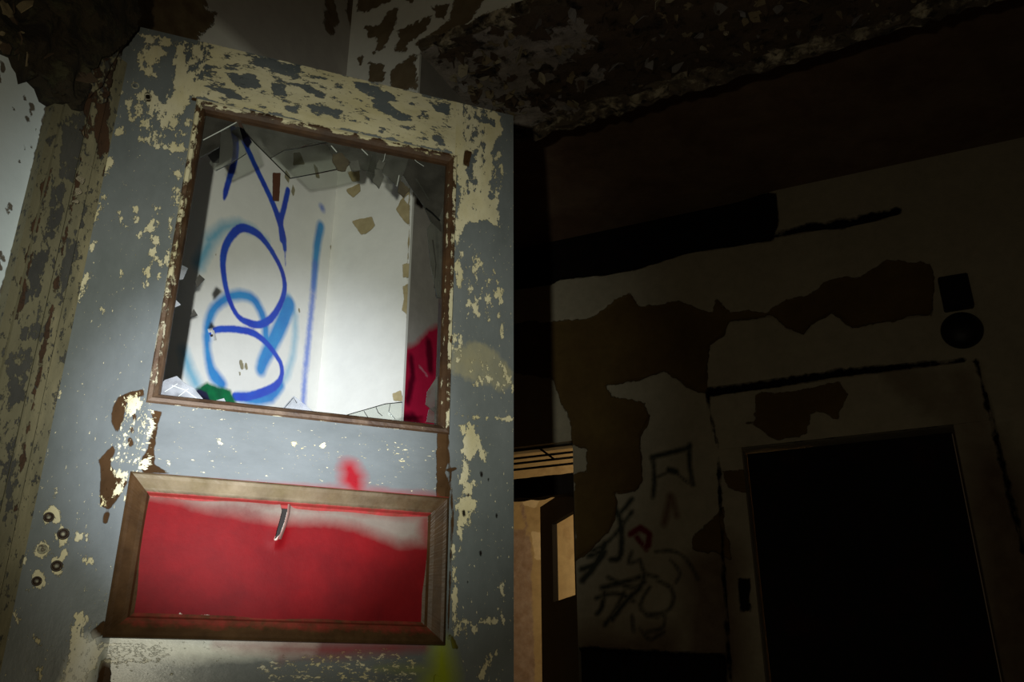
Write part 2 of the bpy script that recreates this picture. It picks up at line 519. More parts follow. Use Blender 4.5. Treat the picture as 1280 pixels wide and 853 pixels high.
tan = [
    [(439, 276), (465, 271), (469, 282), (459, 292), (452, 294), (445, 285)], [(432, 237), (450, 229), (451, 239), (442, 247), (435, 242)],
    [(434, 214), (449, 213), (450, 226), (440, 227)], [(495, 262), (503, 247), (512, 258), (512, 282), (504, 275)], [(497, 240), (503, 230), (513, 240), (505, 248)],
    [(503, 330), (513, 330), (513, 346), (504, 347)], [(503, 358), (510, 356), (511, 394), (502, 388), (505, 374)], [(490, 492), (501, 489), (504, 502), (492, 501)],
]
for p in tan: FB.poly('chip', p)
FB.line('chip', [(512, 225), (511, 300), (508, 400)], 0.6)
BN = ('peel', 'chip')
M_BACK = layered('white_wall_peeling', (0.80, 0.80, 0.75), [
    dict(a='peel', c=(0.15, 0.11, 0.062), c2=(0.21, 0.16, 0.10), s=32, rg=0.7, d=10, amp=0.042, soft=0.001, h=-0.002),
    dict(a='chip', c=(0.47, 0.39, 0.22), c2=(0.36, 0.29, 0.15), s=40, amp=0.006, soft=0.0008, h=-0.002, cs=25),
    dict(a=-0.0105, c=(0.45, 0.42, 0.34), s=30, amp=0.02, soft=0.003, h=-0.0006)], (0.83, 0.83, 0.78), vscale=2, rough=0.7, spec=0.3, mottle=0.05)
bz0 = 0.0
xs = axis_pts(0.0, jamb_x, 0.007); zs = axis_pts(0.0, 3.75, 0.007)
wall_back = tag(struct(empty('wall_back', BACK)), 'white wall behind the open door with tan chips, header of a wide opening', 'wall')
slab('pier', xs, zs, 0.0, 0.012, M_BACK, wall_back, FB, (), BN)
soffit_d = 0.64
xs = axis_pts(jamb_x, jamb_x + 1.6, 0.009); zs = axis_pts(SOFFIT_Z, 3.75, 0.009)
slab('header', xs, zs, 0.0, 0.10, M_BACK, wall_back, FB, (), BN)
xs = axis_pts(jamb_x + 1.6, jamb_x + 5.0, 0.1)
slab('header', xs, zs, 0.0, 0.10, M_BACK, wall_back, FB, (), BN)

# reveal (thickness of that wall) with red paint
FR = Fields(REVEAL)
FR.poly('red', [(500, 436), (520, 429), (535, 412), (560, 402), (575, 470), (575, 560), (498, 560)])
FR.poly('dark', [(502, 517), (518, 516), (524, 528), (500, 530)])
FR.line('dark', [(514, 448), (516, 470), (510, 500)], 4)
FR.line('dark', [(536, 430), (538, 460)], 5)
FR.line('pale', [(524, 458), (534, 470)], 1.2)
FR.poly('pale', [(536, 496), (545, 478), (545, 520), (534, 506)])
FR.line('chip', [(545, 280), (548, 330), (546, 370)], 2)
M_REV = layered('grey_reveal', (0.36, 0.335, 0.30), [
    dict(a='red', c=(0.40, 0.008, 0.04), s=30, amp=0.012, soft=0.014, r=0.4),
    dict(a='dark', c=(0.10, 0.0, 0.012), s=30, amp=0.012, soft=0.01),
    dict(a='pale', c=(0.45, 0.22, 0.26), s=50, amp=0.01, soft=0.003, k=0.7),
    dict(a='chip', c=(0.12, 0.11, 0.10), s=60, amp=0.008, soft=0.002)], (0.30, 0.28, 0.255), rough=0.7)
xs = axis_pts(0.0122, soffit_d, 0.007); zs = axis_pts(0.0, SOFFIT_Z, 0.007)
rev = empty('wall_reveal', REVEAL)
tag(struct(rev), 'grey reveal of the wide opening sprayed dark red', 'wall')
slab('plaster', xs, zs, 0.0, 0.10, M_REV, rev, FR, (), ('red', 'dark', 'pale', 'chip'))

# ---- soffit of the beam: rotten, peeling paint hanging in flakes
beam = tag(struct(empty('ceiling_beam', BACK)), 'deep beam over the wide opening, its underside shedding dark curled paint', 'beam')
M_SOF = layered('rotten_soffit', (0.085, 0.055, 0.032), [
    dict(a='lav', c=(0.42, 0.36, 0.32), c2=(0.29, 0.25, 0.215), s=7, amp=0.10, soft=0.002, h=0.004, d=10, rg=0.55),
    dict(a=-0.035, c=(0.32, 0.25, 0.15), s=14, amp=0.12, soft=0.002, h=0.003),
    dict(a=-0.012, c=(0.012, 0.008, 0.006), s=18, amp=0.05, soft=0.006, h=-0.006)], (0.11, 0.072, 0.042), rough=0.85, fine=0.012, fscale=18, mottle=0.2)
xs = axis_pts(jamb_x, jamb_x + 4.2, 0.02); ys = axis_pts(0.0, soffit_d - 0.03, 0.02)
X, Y = np.meshgrid(xs, ys); n, m = X.shape
bumpz = np.zeros(n * m)
vv, ff = [], []
ph = rng.uniform(0, 6.28, 40); kx = rng.normal(0, 22, 40); ky = rng.normal(0, 22, 40)
xx, yy = X.ravel(), Y.ravel()
for i in range(40): bumpz += np.sin(kx[i] * xx + ky[i] * yy + ph[i])
bumpz = bumpz / 40 ** 0.5 * 0.007
idx = np.arange(n * m).reshape(n, m)
vv = list(zip(xx, yy, SOFFIT_Z - 0.012 + bumpz))
ff = [tuple(t) for t in np.stack([idx[:-1, :-1], idx[1:, :-1], idx[1:, 1:], idx[:-1, 1:]], -1).reshape(-1, 4)]
lav = 0.030 - 0.055 * (xx - jamb_x) - 0.02 * np.abs(yy - 0.25) * 2
link('underside', vv, ff, M_SOF, beam, {'lav': lav})
v, f = box_vf(jamb_x - 0.6, jamb_x + 4.6, 0.101, soffit_d - 0.001, SOFFIT_Z + 0.035, 3.8)
link('core', v, f, M_SOF, beam, {'lav': [-1] * 8})
M_EDGE = layered('crumbling_edge', (0.15, 0.115, 0.075), [dict(a=-0.002, c=(0.45, 0.38, 0.27), s=16, amp=0.03, soft=0.003, h=0.004),
         dict(a=-0.006, c=(0.03, 0.02, 0.012), s=22, amp=0.03, soft=0.003, h=-0.006)], (0.09, 0.065, 0.04), rough=0.9, fine=0.01, fscale=20)
def ragged_bar(name, x0, x1, y0, y1, z0, z1, jit, step, mat, parent):
    """a bar along x whose cross-section wanders"""
    n = max(2, int((x1 - x0) / step)); v, f = [], []
    for i in range(n + 1):
        x = x0 + (x1 - x0) * i / n
        j = [random.uniform(-jit, jit) for _ in range(8)]
        v += [(x, y0 + j[0], z0 + j[1]), (x, y1 + j[2], z0 + j[3]), (x, y1 + j[4], z1), (x, y0 + j[6], z1)]
    for i in range(n):
        a = i * 4; b = a + 4
        for k in range(4):
            l = (k + 1) % 4
            f.append((a + k, b + k, b + l, a + l))
    f += [(0, 1, 2, 3), (n * 4 + 3, n * 4 + 2, n * 4 + 1, n * 4)]
    return link(name, v, f, mat, parent)
ragged_bar('edge_moulding', jamb_x - 0.02, jamb_x + 4.2, soffit_d - 0.055, soffit_d + 0.02, SOFFIT_Z - 0.012, SOFFIT_Z + 0.05, 0.012, 0.035, M_EDGE, beam)
ragged_bar('edge_moulding', jamb_x + 0.02, jamb_x + 4.2, soffit_d - 0.012, soffit_d + 0.035, SOFFIT_Z - 0.035, SOFFIT_Z + 0.0, 0.012, 0.03, M_EDGE, beam)
ragged_bar('arris', jamb_x, jamb_x + 4.0, -0.012, 0.045, SOFFIT_Z - 0.008, SOFFIT_Z + 0.035, 0.010, 0.03, M_EDGE, beam)

M_FLAKE = [layered('paint_flake_%s' % k, a, [], b, vscale=20, rough=0.8, fine=0.002) for k, a, b in
           (('lavender', (0.30, 0.275, 0.265), (0.22, 0.20, 0.19)), ('tan', (0.34, 0.27, 0.16), (0.25, 0.19, 0.11)), ('brown', (0.12, 0.08, 0.048), (0.08, 0.05, 0.03)), ('cream', (0.48, 0.42, 0.30), (0.38, 0.32, 0.22)))]
def flake_mesh(k):
    """an irregular curled scab of paint, 24 triangles"""
    n = 6
    pts = [(0, 0, 0)]
    cd = random.uniform(0, 6.28)
    for i in range(n):
        a = 2 * math.pi * i / n + random.uniform(-0.3, 0.3)
        r = random.uniform(0.6, 1.25)
        x, y = r * math.cos(a), 0.75 * r * math.sin(a)
        t = x * math.cos(cd) + y * math.sin(cd)
        pts.append((x, y, -0.35 * t * t - 0.25 * max(t, 0)))
    v = pts + [(p[0], p[1], p[2] + 0.09) for p in pts]
    f = []
    for i in range(n):
        a, b = 1 + i, 1 + (i + 1) % n
        f += [(0, b, a), (n + 1, n + 1 + a, n + 1 + b), (a, b, n + 1 + b, n + 1 + a)]
    me = bpy.data.meshes.new('paint_flake')
    me.from_pydata(v, [], f); me.update()
    me.materials.append(M_FLAKE[k % 4])
    return me
FL = [flake_mesh(k) for k in range(12)]
def add_flake(me, parent, loc, s, rot):
    o = bpy.data.objects.new('paint_flake', me)
    COL.objects.link(o)
    o.parent = parent
    o.location = loc; o.scale = (s, s * random.uniform(0.6, 1.1), s); o.rotation_euler = rot
    return o
for i in range(295):
    u = random.random() ** 1.5
    x = jamb_x + 0.05 + u * 2.3
    y = random.uniform(0.05, soffit_d - 0.08)
    s = random.uniform(0.011, 0.034)
    k = random.choices([0, 1, 2, 3], [3 if u < 0.4 else 1.2, 3, 4, 0.7])[0]
    add_flake(FL[k + 4 * random.randrange(3)], beam, (x, y, SOFFIT_Z - 0.018 - 0.2 * s), s, (random.uniform(-0.9, 0.9), random.uniform(-0.9, 0.9), random.uniform(0, 6.28)))

# ---- side wall with the blue graffiti
FS = Fields(SIDE)
side_end = SIDE.at(268, 200)[0]
navy = [
    ([(292, 162), (295, 182), (293, 202), (287, 222), (282, 240), (280, 249)], [5, 4.2, 3.8, 3.6, 3.4, 1.5]),
    ([(299, 163), (312, 192), (325, 220), (337, 245), (347, 270), (354, 295), (356, 312)], [4, 3.6, 3.6, 3.6, 4, 4, 2.5]),
    ([(356, 312), (357, 333)], [1, 0.5]),
    ([(360, 238), (355, 260), (351, 278), (353, 300)], [3.2, 3.4, 3.6, 4]),
    ([(302, 285), (288, 297), (280, 315), (279, 337), (285, 370), (297, 395), (312, 404), (324, 406), (338, 399), (350, 381), (356, 360), (352, 338), (342, 318), (332, 303), (320, 291), (302, 285)],
     [4.5, 4.5, 4.5, 4, 3.4, 3, 4, 4, 4, 3.4, 3.2, 3, 3.2, 3.6, 4.2, 4.5]),
    ([(264, 417), (272, 412), (295, 412), (315, 416), (330, 426), (342, 440), (351, 455), (352, 470), (345, 482), (330, 490), (310, 496), (294, 496)],
     [3, 3.6, 3.8, 3.8, 3.4, 3, 3, 3, 4, 4.5, 4.5, 4.5]),
]
for p, r in navy: FS.line('navy', p, r, smooth=True)
FS.poly('ink', [(289, 165), (299, 158), (309, 164), (315, 178), (310, 186), (303, 176), (297, 172)])
azure = [
    ([(259, 425), (260, 405), (267, 387), (280, 375), (297, 369), (315, 373), (325, 387), (331, 405), (333, 428)], 5.5),
    ([(258, 420), (259, 435), (262, 455), (268, 470), (277, 480)], [5, 5, 6, 8, 7]),
    ([(361, 381), (352, 405), (340, 430), (330, 450), (326, 462)], [9, 9, 9, 8, 7]),
    ([(296, 496), (318, 499), (338, 494), (351, 482)], [4, 7, 8, 5]),
    ([(401, 283), (396, 310), (392, 360)], [5, 5, 3]),
]
for p, r in azure: FS.line('azure', p, r, smooth=True)
FS.line('pale_blue', [(402, 259), (403, 261)], 3)
FS.line('pale_blue', [(394, 330), (391, 370), (388, 400), (384, 440), (381, 470), (379, 505)], [3, 3.4, 3.6, 3.8, 3.4, 3.6])
FS.line('teal', [(360, 372), (369, 395), (369, 420), (366, 445), (359, 468), (347, 486)], 2.5)
FS.line('teal', [(230, 440), (236, 462), (245, 480)], [6, 7, 7])
FS.line('teal', [(262, 300), (280, 284), (300, 280), (318, 288), (334, 302)], [9, 7, 6, 5, 3], 1.0, -0.006)
FS.line('teal', [(248, 330), (262, 305)], [10, 9], 1.0, -0.008)
FS.poly('green', [(258, 478), (288, 488), (296, 506), (262, 506), (246, 486)])
FS.poly('ink', [(244, 485), (258, 490), (266, 508), (252, 508)])
FS.poly('brick', [(341, 216), (351, 216), (349, 252), (341, 251)])
for p in ([(367, 191), (375, 190), (381, 205), (372, 206), (366, 207)], [(392, 205), (397, 210), (400, 223), (395, 222)], [(366, 230), (369, 238), (367, 246), (364, 240)], [(357, 212), (363, 220), (361, 230), (356, 222)]):
    FS.poly('flake', p)
FS.dots('flake', [(302, 456, 4), (308, 458, 3), (300, 467, 1.5), (374, 388, 2), (414, 310, 2), (413, 332, 1.5), (270, 318, 1.2), (266, 313, 1)])
FS.poly('rot', [(140, -20), (258, -20), (258, 10), (270, 18), (264, 34), (250, 42), (240, 60), (140, 70)])
FS.line('rot', [(413, -10), (415, 20), (411, 34)], [4, 8, 6])
FS.line('rot', [(438, -10), (438, 24), (441, 40)], [5, 4, 2])
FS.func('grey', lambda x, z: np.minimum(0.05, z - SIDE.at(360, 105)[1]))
SN = ('navy', 'azure', 'pale_blue', 'teal', 'green', 'ink', 'brick', 'flake', 'rot', 'grey')
M_SIDE = layered('white_graffiti_wall', (0.80, 0.80, 0.76), [
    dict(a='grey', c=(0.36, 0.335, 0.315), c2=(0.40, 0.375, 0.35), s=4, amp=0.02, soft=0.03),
    dict(a='teal', c=(0.13, 0.42, 0.62), s=30, amp=0.008, soft=0.018, k=0.9, r=0.5),
    dict(a='azure', c=(0.05, 0.30, 0.66), c2=(0.04, 0.22, 0.60), s=30, amp=0.004, soft=0.010, r=0.45),
    dict(a='pale_blue', c=(0.13, 0.22, 0.66), s=60, amp=0.010, soft=0.010, k=0.85),
    dict(a='navy', c=(0.028, 0.060, 0.52), c2=(0.028, 0.10, 0.60), s=60, amp=0.003, soft=0.003, r=0.4),
    dict(a='green', c=(0.0, 0.09, 0.035), c2=(0.0, 0.16, 0.05), s=40, amp=0.006, soft=0.006, cs=30),
    dict(a='ink', c=(0.012, 0.012, 0.045), s=40, amp=0.005, soft=0.003),
    dict(a='brick', c=(0.13, 0.05, 0.028), s=80, amp=0.003, soft=0.001, h=-0.002),
    dict(a='flake', c=(0.30, 0.27, 0.17), s=50, amp=0.004, soft=0.001, h=-0.001),
    dict(a='rot', c=(0.085, 0.055, 0.028), c2=(0.15, 0.11, 0.06), s=32, rg=0.7, amp=0.040, soft=0.002, h=-0.003, cs=18)], (0.83, 0.83, 0.80), vscale=1.5, rough=0.6, spec=0.35, mottle=0.04)
wall_side = tag(struct(empty('wall_side', SIDE)), 'white wall seen through the broken glass, sprayed with blue letters', 'wall')
slab('plaster', axis_pts(-1.75, 0.0, 0.006), axis_pts(0.0, 3.75, 0.006, ()), 0.0, 0.08, M_SIDE, wall_side, FS, (), SN)

# near ceiling
v, f = [], []
def P2(p): return (p[0], p[1])
c0 = SIDE.world(-4.5, -0.3, 0); c1 = SIDE.world(0.1, 0.1, 0); c2 = BACK.world(5.5, 0.1, 0); c3 = BACK.world(5.5, -4.5, 0)
ceil_quad([c0, c3, c2, c1], 3.76)
tag(struct(link('ceiling', v, f, M_CEIL)), 'ceiling over the open door, out of the picture', 'ceiling')

# ---- left wall: white plaster, and the old door casing beside the door
FLW = Fields(LEFT)
FLW.dots('spot', [(9, 80, 4), (4, 95, 4), (8, 84, 3), (36, 120, 3), (45, 131, 4), (44, 140, 3), (40, 147, 3), (36, 183, 3), (44, 180, 2), (52, 108, 2), (22, 133, 1.5), (18, 256, 4), (15, 262, 3),
                  (6, 318, 4), (4, 330, 5), (10, 322, 3), (1, 125, 3), (0, 105, 3), (30, 200, 1.5), (50, 160, 2)])
FLW.line('spot', [(66, 125), (52, 190), (40, 250), (24, 310), (0, 392)], 2.5)
M_WHITE = layered('white_plaster', (0.66, 0.75, 0.83), [dict(a='spot', c=(0.07, 0.06, 0.05), c2=(0.16, 0.14, 0.12), s=50, amp=0.008, soft=0.001, h=-0.001),
          dict(a=-0.012, c=(0.36, 0.38, 0.39), s=60, amp=0.022, soft=0.002)], (0.62, 0.71, 0.79), rough=0.7, mottle=0.05)
cas_x = LEFT.at(66, 120)[0]
left_root = tag(struct(empty('wall_left', LEFT)), 'white plaster wall at the far left beyond the peeling casing', 'wall')
slab('plaster', axis_pts(-2.5, cas_x + 0.02, 0.03, (cas_x - 0.25,)) if False else np.unique(np.concatenate([axis_pts(-2.5, cas_x - 0.3, 0.1), axis_pts(cas_x - 0.3, cas_x + 0.03, 0.004)])),
     np.unique(np.concatenate([axis_pts(0, 0.9, 0.1), axis_pts(0.9, 2.4, 0.004), axis_pts(2.4, 3.75, 0.1)])), 0.012, 0.22, M_WHITE, left_root, FLW, (), ('spot',))

FC = Fields(LEFT)
FC.poly('slate', [(72, 150), (100, 145), (95, 200), (82, 230), (66, 225)], cap=0.006)
FC.poly('slate', [(58, 240), (72, 235), (62, 300), (48, 300)], cap=0.003)
FC.poly('slate', [(38, 320), (52, 310), (40, 370), (24, 380), (26, 345)], cap=0.008)
FC.poly('slate', [(80, 300), (97, 308), (90, 330), (78, 365), (66, 375), (70, 340)], cap=0.010)
FC.poly('slate', [(95, 265), (105, 260), (102, 285), (96, 288)], cap=0.008)
FC.poly('slate', [(20, 410), (55, 408), (48, 425), (10, 430)], cap=0.004)
FC.poly('slate', [(0, 440), (30, 440), (22, 500), (0, 520)], cap=0.005)
FC.poly('slate', [(0, 560), (14, 540), (8, 640), (0, 650)], cap=0.006)
FC.func('slate', lambda x, z: np.full(len(x), -0.0065))
FC.poly('timber', [(112, 125), (132, 118), (135, 190), (122, 200), (116, 180)], cap=0.010)
FC.poly('timber', [(134, 190), (138, 192), (128, 240), (124, 235)], cap=0.003)
FC.line('timber', [(106, 100), (103, 150), (98, 170)], 4)
FC.line('timber', [(95, 200), (72, 320), (40, 480), (10, 640)], 1.0)
FC.line('timber', [(58, 205), (38, 290), (12, 400)], 1.2)
FC.func('bright', lambda x, z: np.where(x > -0.055, -0.001, -0.02))
CN = ('slate', 'timber', 'bright')
M_CAS = layered('peeling_casing', (0.140, 0.127, 0.078), [
    dict(a='bright', c=(0.25, 0.22, 0.135), s=22, amp=0.018, soft=0.004, st=(1, 1, 0.25)),
    dict(a='slate', c=(0.045, 0.044, 0.042), c2=(0.072, 0.07, 0.063), s=85, amp=0.040, rg=0.7, d=10, soft=0.0008, h=0.0008, st=(1, 1, 0.5)),
    dict(a='timber', c=(0.075, 0.035, 0.016), c2=(0.035, 0.02, 0.012), s=45, amp=0.028, soft=0.001, h=-0.002, st=(1, 1, 0.5))], (0.18, 0.163, 0.105), vscale=8, rough=0.7, stretch=(1, 1, 0.4), fine=0.0015, fscale=50)
trim = tag(struct(empty('trim_1', LEFT)), 'old door casing with cream and slate paint peeling in strips, left of the door', 'trim')
zs = axis_pts(0.0, LEFT.at(110, 110)[1], 0.005)
ztop = LEFT.at(110, 110)[1]
gx = LEFT.at(106, 140)[0]
def zaxis(t): return np.unique(np.concatenate([axis_pts(0.0, 0.6, 0.06), axis_pts(0.6, t, 0.004)]))
slab('casing_board', axis_pts(cas_x, cas_x + 0.018, 0.004), zaxis(ztop - 0.02), -0.012, 0.03, M_CAS, trim, FC, (), CN)
slab('casing_board', axis_pts(cas_x + 0.018, gx - 0.004, 0.004), zaxis(ztop - 0.01), -0.020, 0.04, M_CAS, trim, FC, (), CN)
slab('casing_board', axis_pts(gx + 0.002, gx + 0.034, 0.004), zaxis(ztop + 0.10), -0.014, 0.05, M_CAS, trim, FC, (), CN)
slab('stop_strip', axis_pts(gx + 0.034, 0.010, 0.004), zaxis(ztop + 0.12), -0.006, 0.05, M_CAS, trim, FC, (), CN)

v, f = box_vf(cas_x, 0.0, 0.052, 0.345, 0.0, 3.75)
link('jamb_core', v, f, M_CEIL, trim)

# rotten head of the casing: broken boards and hanging plaster
M_ROT = layered('rotten_head', (0.022, 0.016, 0.009), [dict(a=-0.004, c=(0.06, 0.048, 0.024), c2=(0.035, 0.035, 0.017), s=25, amp=0.03, soft=0.003, h=0.003),
        dict(a=-0.004, c=(0.012, 0.008, 0.005), s=18, amp=0.03, soft=0.004, h=-0.004)], (0.036, 0.026, 0.013), rough=0.9, fine=0.010, fscale=30)
head = tag(struct(empty('trim_2', LEFT)), 'rotten broken head of the casing hanging over the white wall, top left corner', 'trim')
def rough_outline(pts, jit, per):
    out = []
    for i in range(len(pts)):
        a = np.array(pts[i], float); b = np.array(pts[(i + 1) % len(pts)], float)
        n = max(1, int(np.hypot(*(b - a)) / per))
        for k in range(n):
            out.append(tuple(a + (b - a) * k / n + np.array([random.uniform(-jit, jit), random.uniform(-jit, jit)]) * (k > 0)))
    return out
def chunk(name, pts, y0, y1, mat, parent, plane, jit=3, per=14):
    P = [plane.at(px, py, y0) for px, py in rough_outline(pts, jit, per)]
    v, f = prism([tuple(p) for p in P], y0, y1)
    return link(name, v, f, mat, parent)
def rough_sheet(name, pts, y0, amp, mat, parent, plane, res=0.005, seed=1, freq=45, jit=3, per=8):
    """a lumpy broken sheet of plaster filling an outline on an upright plane"""
    P = np.array([plane.at(px, py, y0) for px, py in rough_outline(pts, jit, per)])
    lo, hi = P.min(0), P.max(0)
    xs = np.arange(lo[0], hi[0] + res, res); zs = np.arange(lo[1], hi[1] + res, res)
    X, Z = np.meshgrid(xs, zs); n, m = X.shape
    x = X.ravel(); z = Z.ravel()
    r2 = np.random.default_rng(seed)
    h = np.zeros(n * m)
    for i in range(30):
        a = r2.uniform(0, 6.28); f_ = freq * r2.uniform(0.4, 2.6)
        w_ = np.sin(f_ * (x * math.cos(a) + z * math.sin(a) * 0.6) + r2.uniform(0, 6.28))
        h += np.abs(w_) ** 0.6 * np.sign(w_) * (freq / f_) ** 0.6
    h = h / 5.5 * amp
    ins = sd_poly(x, z, P)
    h = h * np.clip(ins / 0.02, 0.1, 1)
    idx = np.arange(n * m).reshape(n, m)
    q = np.stack([idx[:-1, :-1], idx[:-1, 1:], idx[1:, 1:], idx[1:, :-1]], -1).reshape(-1, 4)
    fs = [tuple(t) for t in q if ins[t].mean() > 0]
    used = sorted({i for t in fs for i in t}); mp = {o: k for k, o in enumerate(used)}
    o = link(name, [(x[i], y0 - abs(amp) * 0.2 + h[i], z[i]) for i in used], [tuple(mp[i] for i in t) for t in fs], mat, parent)
    md = o.modifiers.new('t', 'SOLIDIFY'); md.thickness = 0.008; md.offset = -1
    return o
rough_sheet('plaster_sheet', [(-60, -60), (60, -60), (110, 20), (116, 60), (110, 116), (100, 130), (88, 122), (66, 114), (60, 98), (50, 90), (40, 94), (32, 72), (18, 56), (-60, 26)], -0.040, 0.018, M_ROT, head, LEFT, seed=3)
rough_sheet('plaster_sheet', [(18, -60), (172, -60), (172, 36), (150, 58), (134, 70), (112, 68), (60, 10)], -0.062, 0.016, M_ROT, head, LEFT, seed=5)
rough_sheet('casing_scab', [(112, 84), (134, 84), (146, 70), (140, 100), (132, 128), (116, 126)], -0.024, 0.008, M_CAS, head, LEFT, seed=8, res=0.003, freq=80, jit=1.5, per=5)
chunk('plaster_chunk', [(-60, -60), (60, -60), (110, 20), (116, 60), (112, 118), (104, 138), (88, 128), (66, 120), (60, 104), (50, 94), (40, 98), (32, 76), (18, 60), (-60, 30)], -0.030, 0.012, M_ROT, head, LEFT, 4, 9)
chunk('plaster_chunk', [(18, -60), (170, -60), (170, 40), (150, 62), (134, 72), (112, 70), (60, 12)], -0.045, -0.030, M_ROT, head, LEFT, 3, 10)
chunk('broken_board', [(76, 18), (86, 14), (130, 62), (127, 72), (100, 48)], -0.066, -0.045, M_ROT, head, LEFT, 1.5, 12)
chunk('broken_board', [(98, 52), (127, 72), (122, 84), (104, 74)], -0.060, -0.045, M_ROT, head, LEFT, 1.5, 12)
chunk('broken_board', [(130, -40), (162, -40), (166, 20), (150, 50), (132, 20)], -0.058, -0.045, M_ROT, head, LEFT, 2, 12)
chunk('broken_board', [(90, -40), (124, -40), (142, 40), (126, 44)], -0.054, -0.045, M_ROT, head, LEFT, 2, 12)
chunk('plaster_chunk', [(112, 74), (150, 62), (138, 84), (128, 108), (112, 122)], -0.034, -0.018, M_CAS, head, LEFT, 2, 8)
for i in range(34):
    t = random.random()
    px = random.uniform(0, 108); py = random.uniform(-5, 58 + 0.55 * px)
    p = LEFT.at(px, py, -0.034)
    add_flake(FL[(2 if random.random() < 0.7 else 1) + 4 * random.randrange(3)], head, (p[0], -0.036, p[1]), random.uniform(0.010, 0.03), (math.pi / 2 + random.uniform(-0.7, 0.7), random.uniform(-0.6, 0.6), random.uniform(-1, 1)))
for (px, py, k, s) in [(118, 100, 1, 0.014), (127, 92, 3, 0.010), (103, 168, 1, 0.008), (100, 225, 3, 0.012), (97, 240, 3, 0.009), (93, 252, 3, 0.008), (78, 42, 0, 0.008), (122, 12, 1, 0.014)]:
    p = LEFT.at(px, py, -0.026)
    add_flake(FL[k], head, (p[0], -0.03, p[1]), s, (math.pi / 2 + random.uniform(-0.4, 0.4), random.uniform(-0.4, 0.4), random.uniform(-1, 1)))

# ------------------------------------------------------------------ THE DOOR
D = DOOR
dw0 = -0.949
door = tag(struct(empty('door_1', D)), 'slate painted panelled door standing open, broken glass above and red sprayed panel below', 'door')
FD = Fields(D)
# -- old cream paint showing
C = 'cream'
FD.poly(C, [(219, 53), (262, 54), (563, 126), (600, 128), (627, 146), (627, 167), (612, 190), (600, 200), (572, 196), (566, 190), (420, 160), (262, 124), (243, 120), (226, 95)], cap=0.0095)
FD.poly(C, [(219, 53), (259, 53), (268, 95), (259, 120), (243, 120), (234, 137), (209, 152), (200, 135), (213, 119), (218, 114)], cap=0.0095)
FD.poly(C, [(173, 43), (213, 45), (211, 56), (198, 57), (207, 68), (204, 78), (190, 82), (194, 96), (184, 90), (173, 82), (171, 70), (181, 60)], cap=0.004)
FD.poly(C, [(160, 122), (176, 114), (190, 113), (198, 124), (206, 140), (226, 150), (225, 165), (204, 162), (186, 150), (176, 160), (162, 150)], cap=0.001)
FD.poly(C, [(145, 162), (155, 156), (158, 165), (148, 178)], cap=0.006)
FD.poly(C, [(175, 150), (240, 150), (232, 190), (180, 180)], cap=-0.002)
FD.poly(C, [(226, 185), (238, 190), (225, 330), (208, 330)], cap=-0.004)
for p in ([(130, 196), (141, 200), (137, 208), (128, 222)], [(129, 238), (132, 246), (128, 262), (119, 273), (122, 255)], [(116, 299), (119, 301), (114, 316), (110, 313)], [(106, 342), (111, 340), (105, 365), (98, 378), (101, 355)]):
    FD.poly(C, p, cap=0.008)
FD.line(C, [(150, 100), (138, 160)], 1.5)
FD.dots(C, [(149, 271, 4), (171, 275, 3), (171, 295, 3), (195, 264, 4), (191, 274, 4), (190, 285, 3), (199, 279, 3), (193, 299, 4), (191, 315, 3), (196, 322, 2), (187, 332, 3), (185, 342, 5), (183, 356, 4), (200, 330, 3),
               (202, 345, 2.5), (170, 262, 2), (160, 285, 2), (165, 320, 1.5), (150, 340, 1.5), (76, 490, 3), (48, 590, 3), (70, 615, 3), (130, 390, 2), (145, 388, 2), (36, 655, 3), (36, 690, 3), (28, 704, 2), (78, 678, 3), (80, 692, 3),
               (99, 672, 3), (108, 676, 3), (106, 696, 3), (112, 700, 2), (30, 696, 3), (62, 690, 3), (20, 773, 3), (46, 803, 3), (14, 745, 2), (50, 842, 3)])
# right stile
FD.poly(C, [(562, 127), (590, 127), (625, 145), (627, 167), (615, 185), (615, 240), (604, 247), (627, 250), (620, 262), (625, 286), (611, 275), (590, 277), (580, 282), (567, 312), (565, 300), (572, 265), (577, 235), (565, 195), (560, 150)], cap=0.008)
FD.poly(C, [(612, 190), (628, 190), (625, 245), (612, 240)], cap=-0.001)
FD.poly(C, [(570, 318), (600, 318), (630, 400), (600, 400), (572, 350)], cap=-0.004)
FD.dots(C, [(575, 340, 7), (573, 350, 5), (609, 355, 4), (622, 352, 3), (624, 366, 4), (626, 375, 3), (612, 371, 3), (596, 390, 5), (587, 378, 2), (628, 407, 3), (628, 420, 3), (592, 332, 5), (590, 326, 4), (585, 394, 2), (618, 340, 2)])
FD.poly('tan', [(567, 440), (592, 425), (610, 433), (625, 448), (641, 465), (640, 482), (625, 490), (610, 482), (585, 474), (567, 468)], cap=0.014)
FD.poly(C, [(585, 450), (640, 460), (640, 488), (590, 480)], cap=-0.004)
FD.poly(C, [(566, 420), (574, 418), (576, 450), (566, 452)], cap=-0.001)
FD.poly(C, [(586, 530), (590, 532), (599, 547), (597, 563), (589, 570), (585, 575), (582, 566), (582, 554), (587, 545)], bias=0.003)
FD.line(C, [(600, 557), (604, 578)], 1.4, bias=0.002)
FD.poly(C, [(581, 575), (585, 594), (590, 605), (589, 617), (581, 617), (579, 601)], bias=0.003)
FD.poly(C, [(575, 624), (585, 623), (596, 628), (587, 645), (581, 659), (577, 678), (574, 676), (575, 659), (572, 650), (572, 634)], bias=0.003)
FD.dots(C, [(577, 536, 4), (576, 565, 2)])
FD.line(C, [(568, 684), (568, 776)], 0.5, bias=0.0015)
FD.line(C, [(569, 778), (628, 778)], 0.5, bias=0.0015)
FD.line(C, [(628, 720), (628, 778)], 0.5, bias=0.0015)
FD.line(C, [(567, 700), (579, 680)], 0.3)
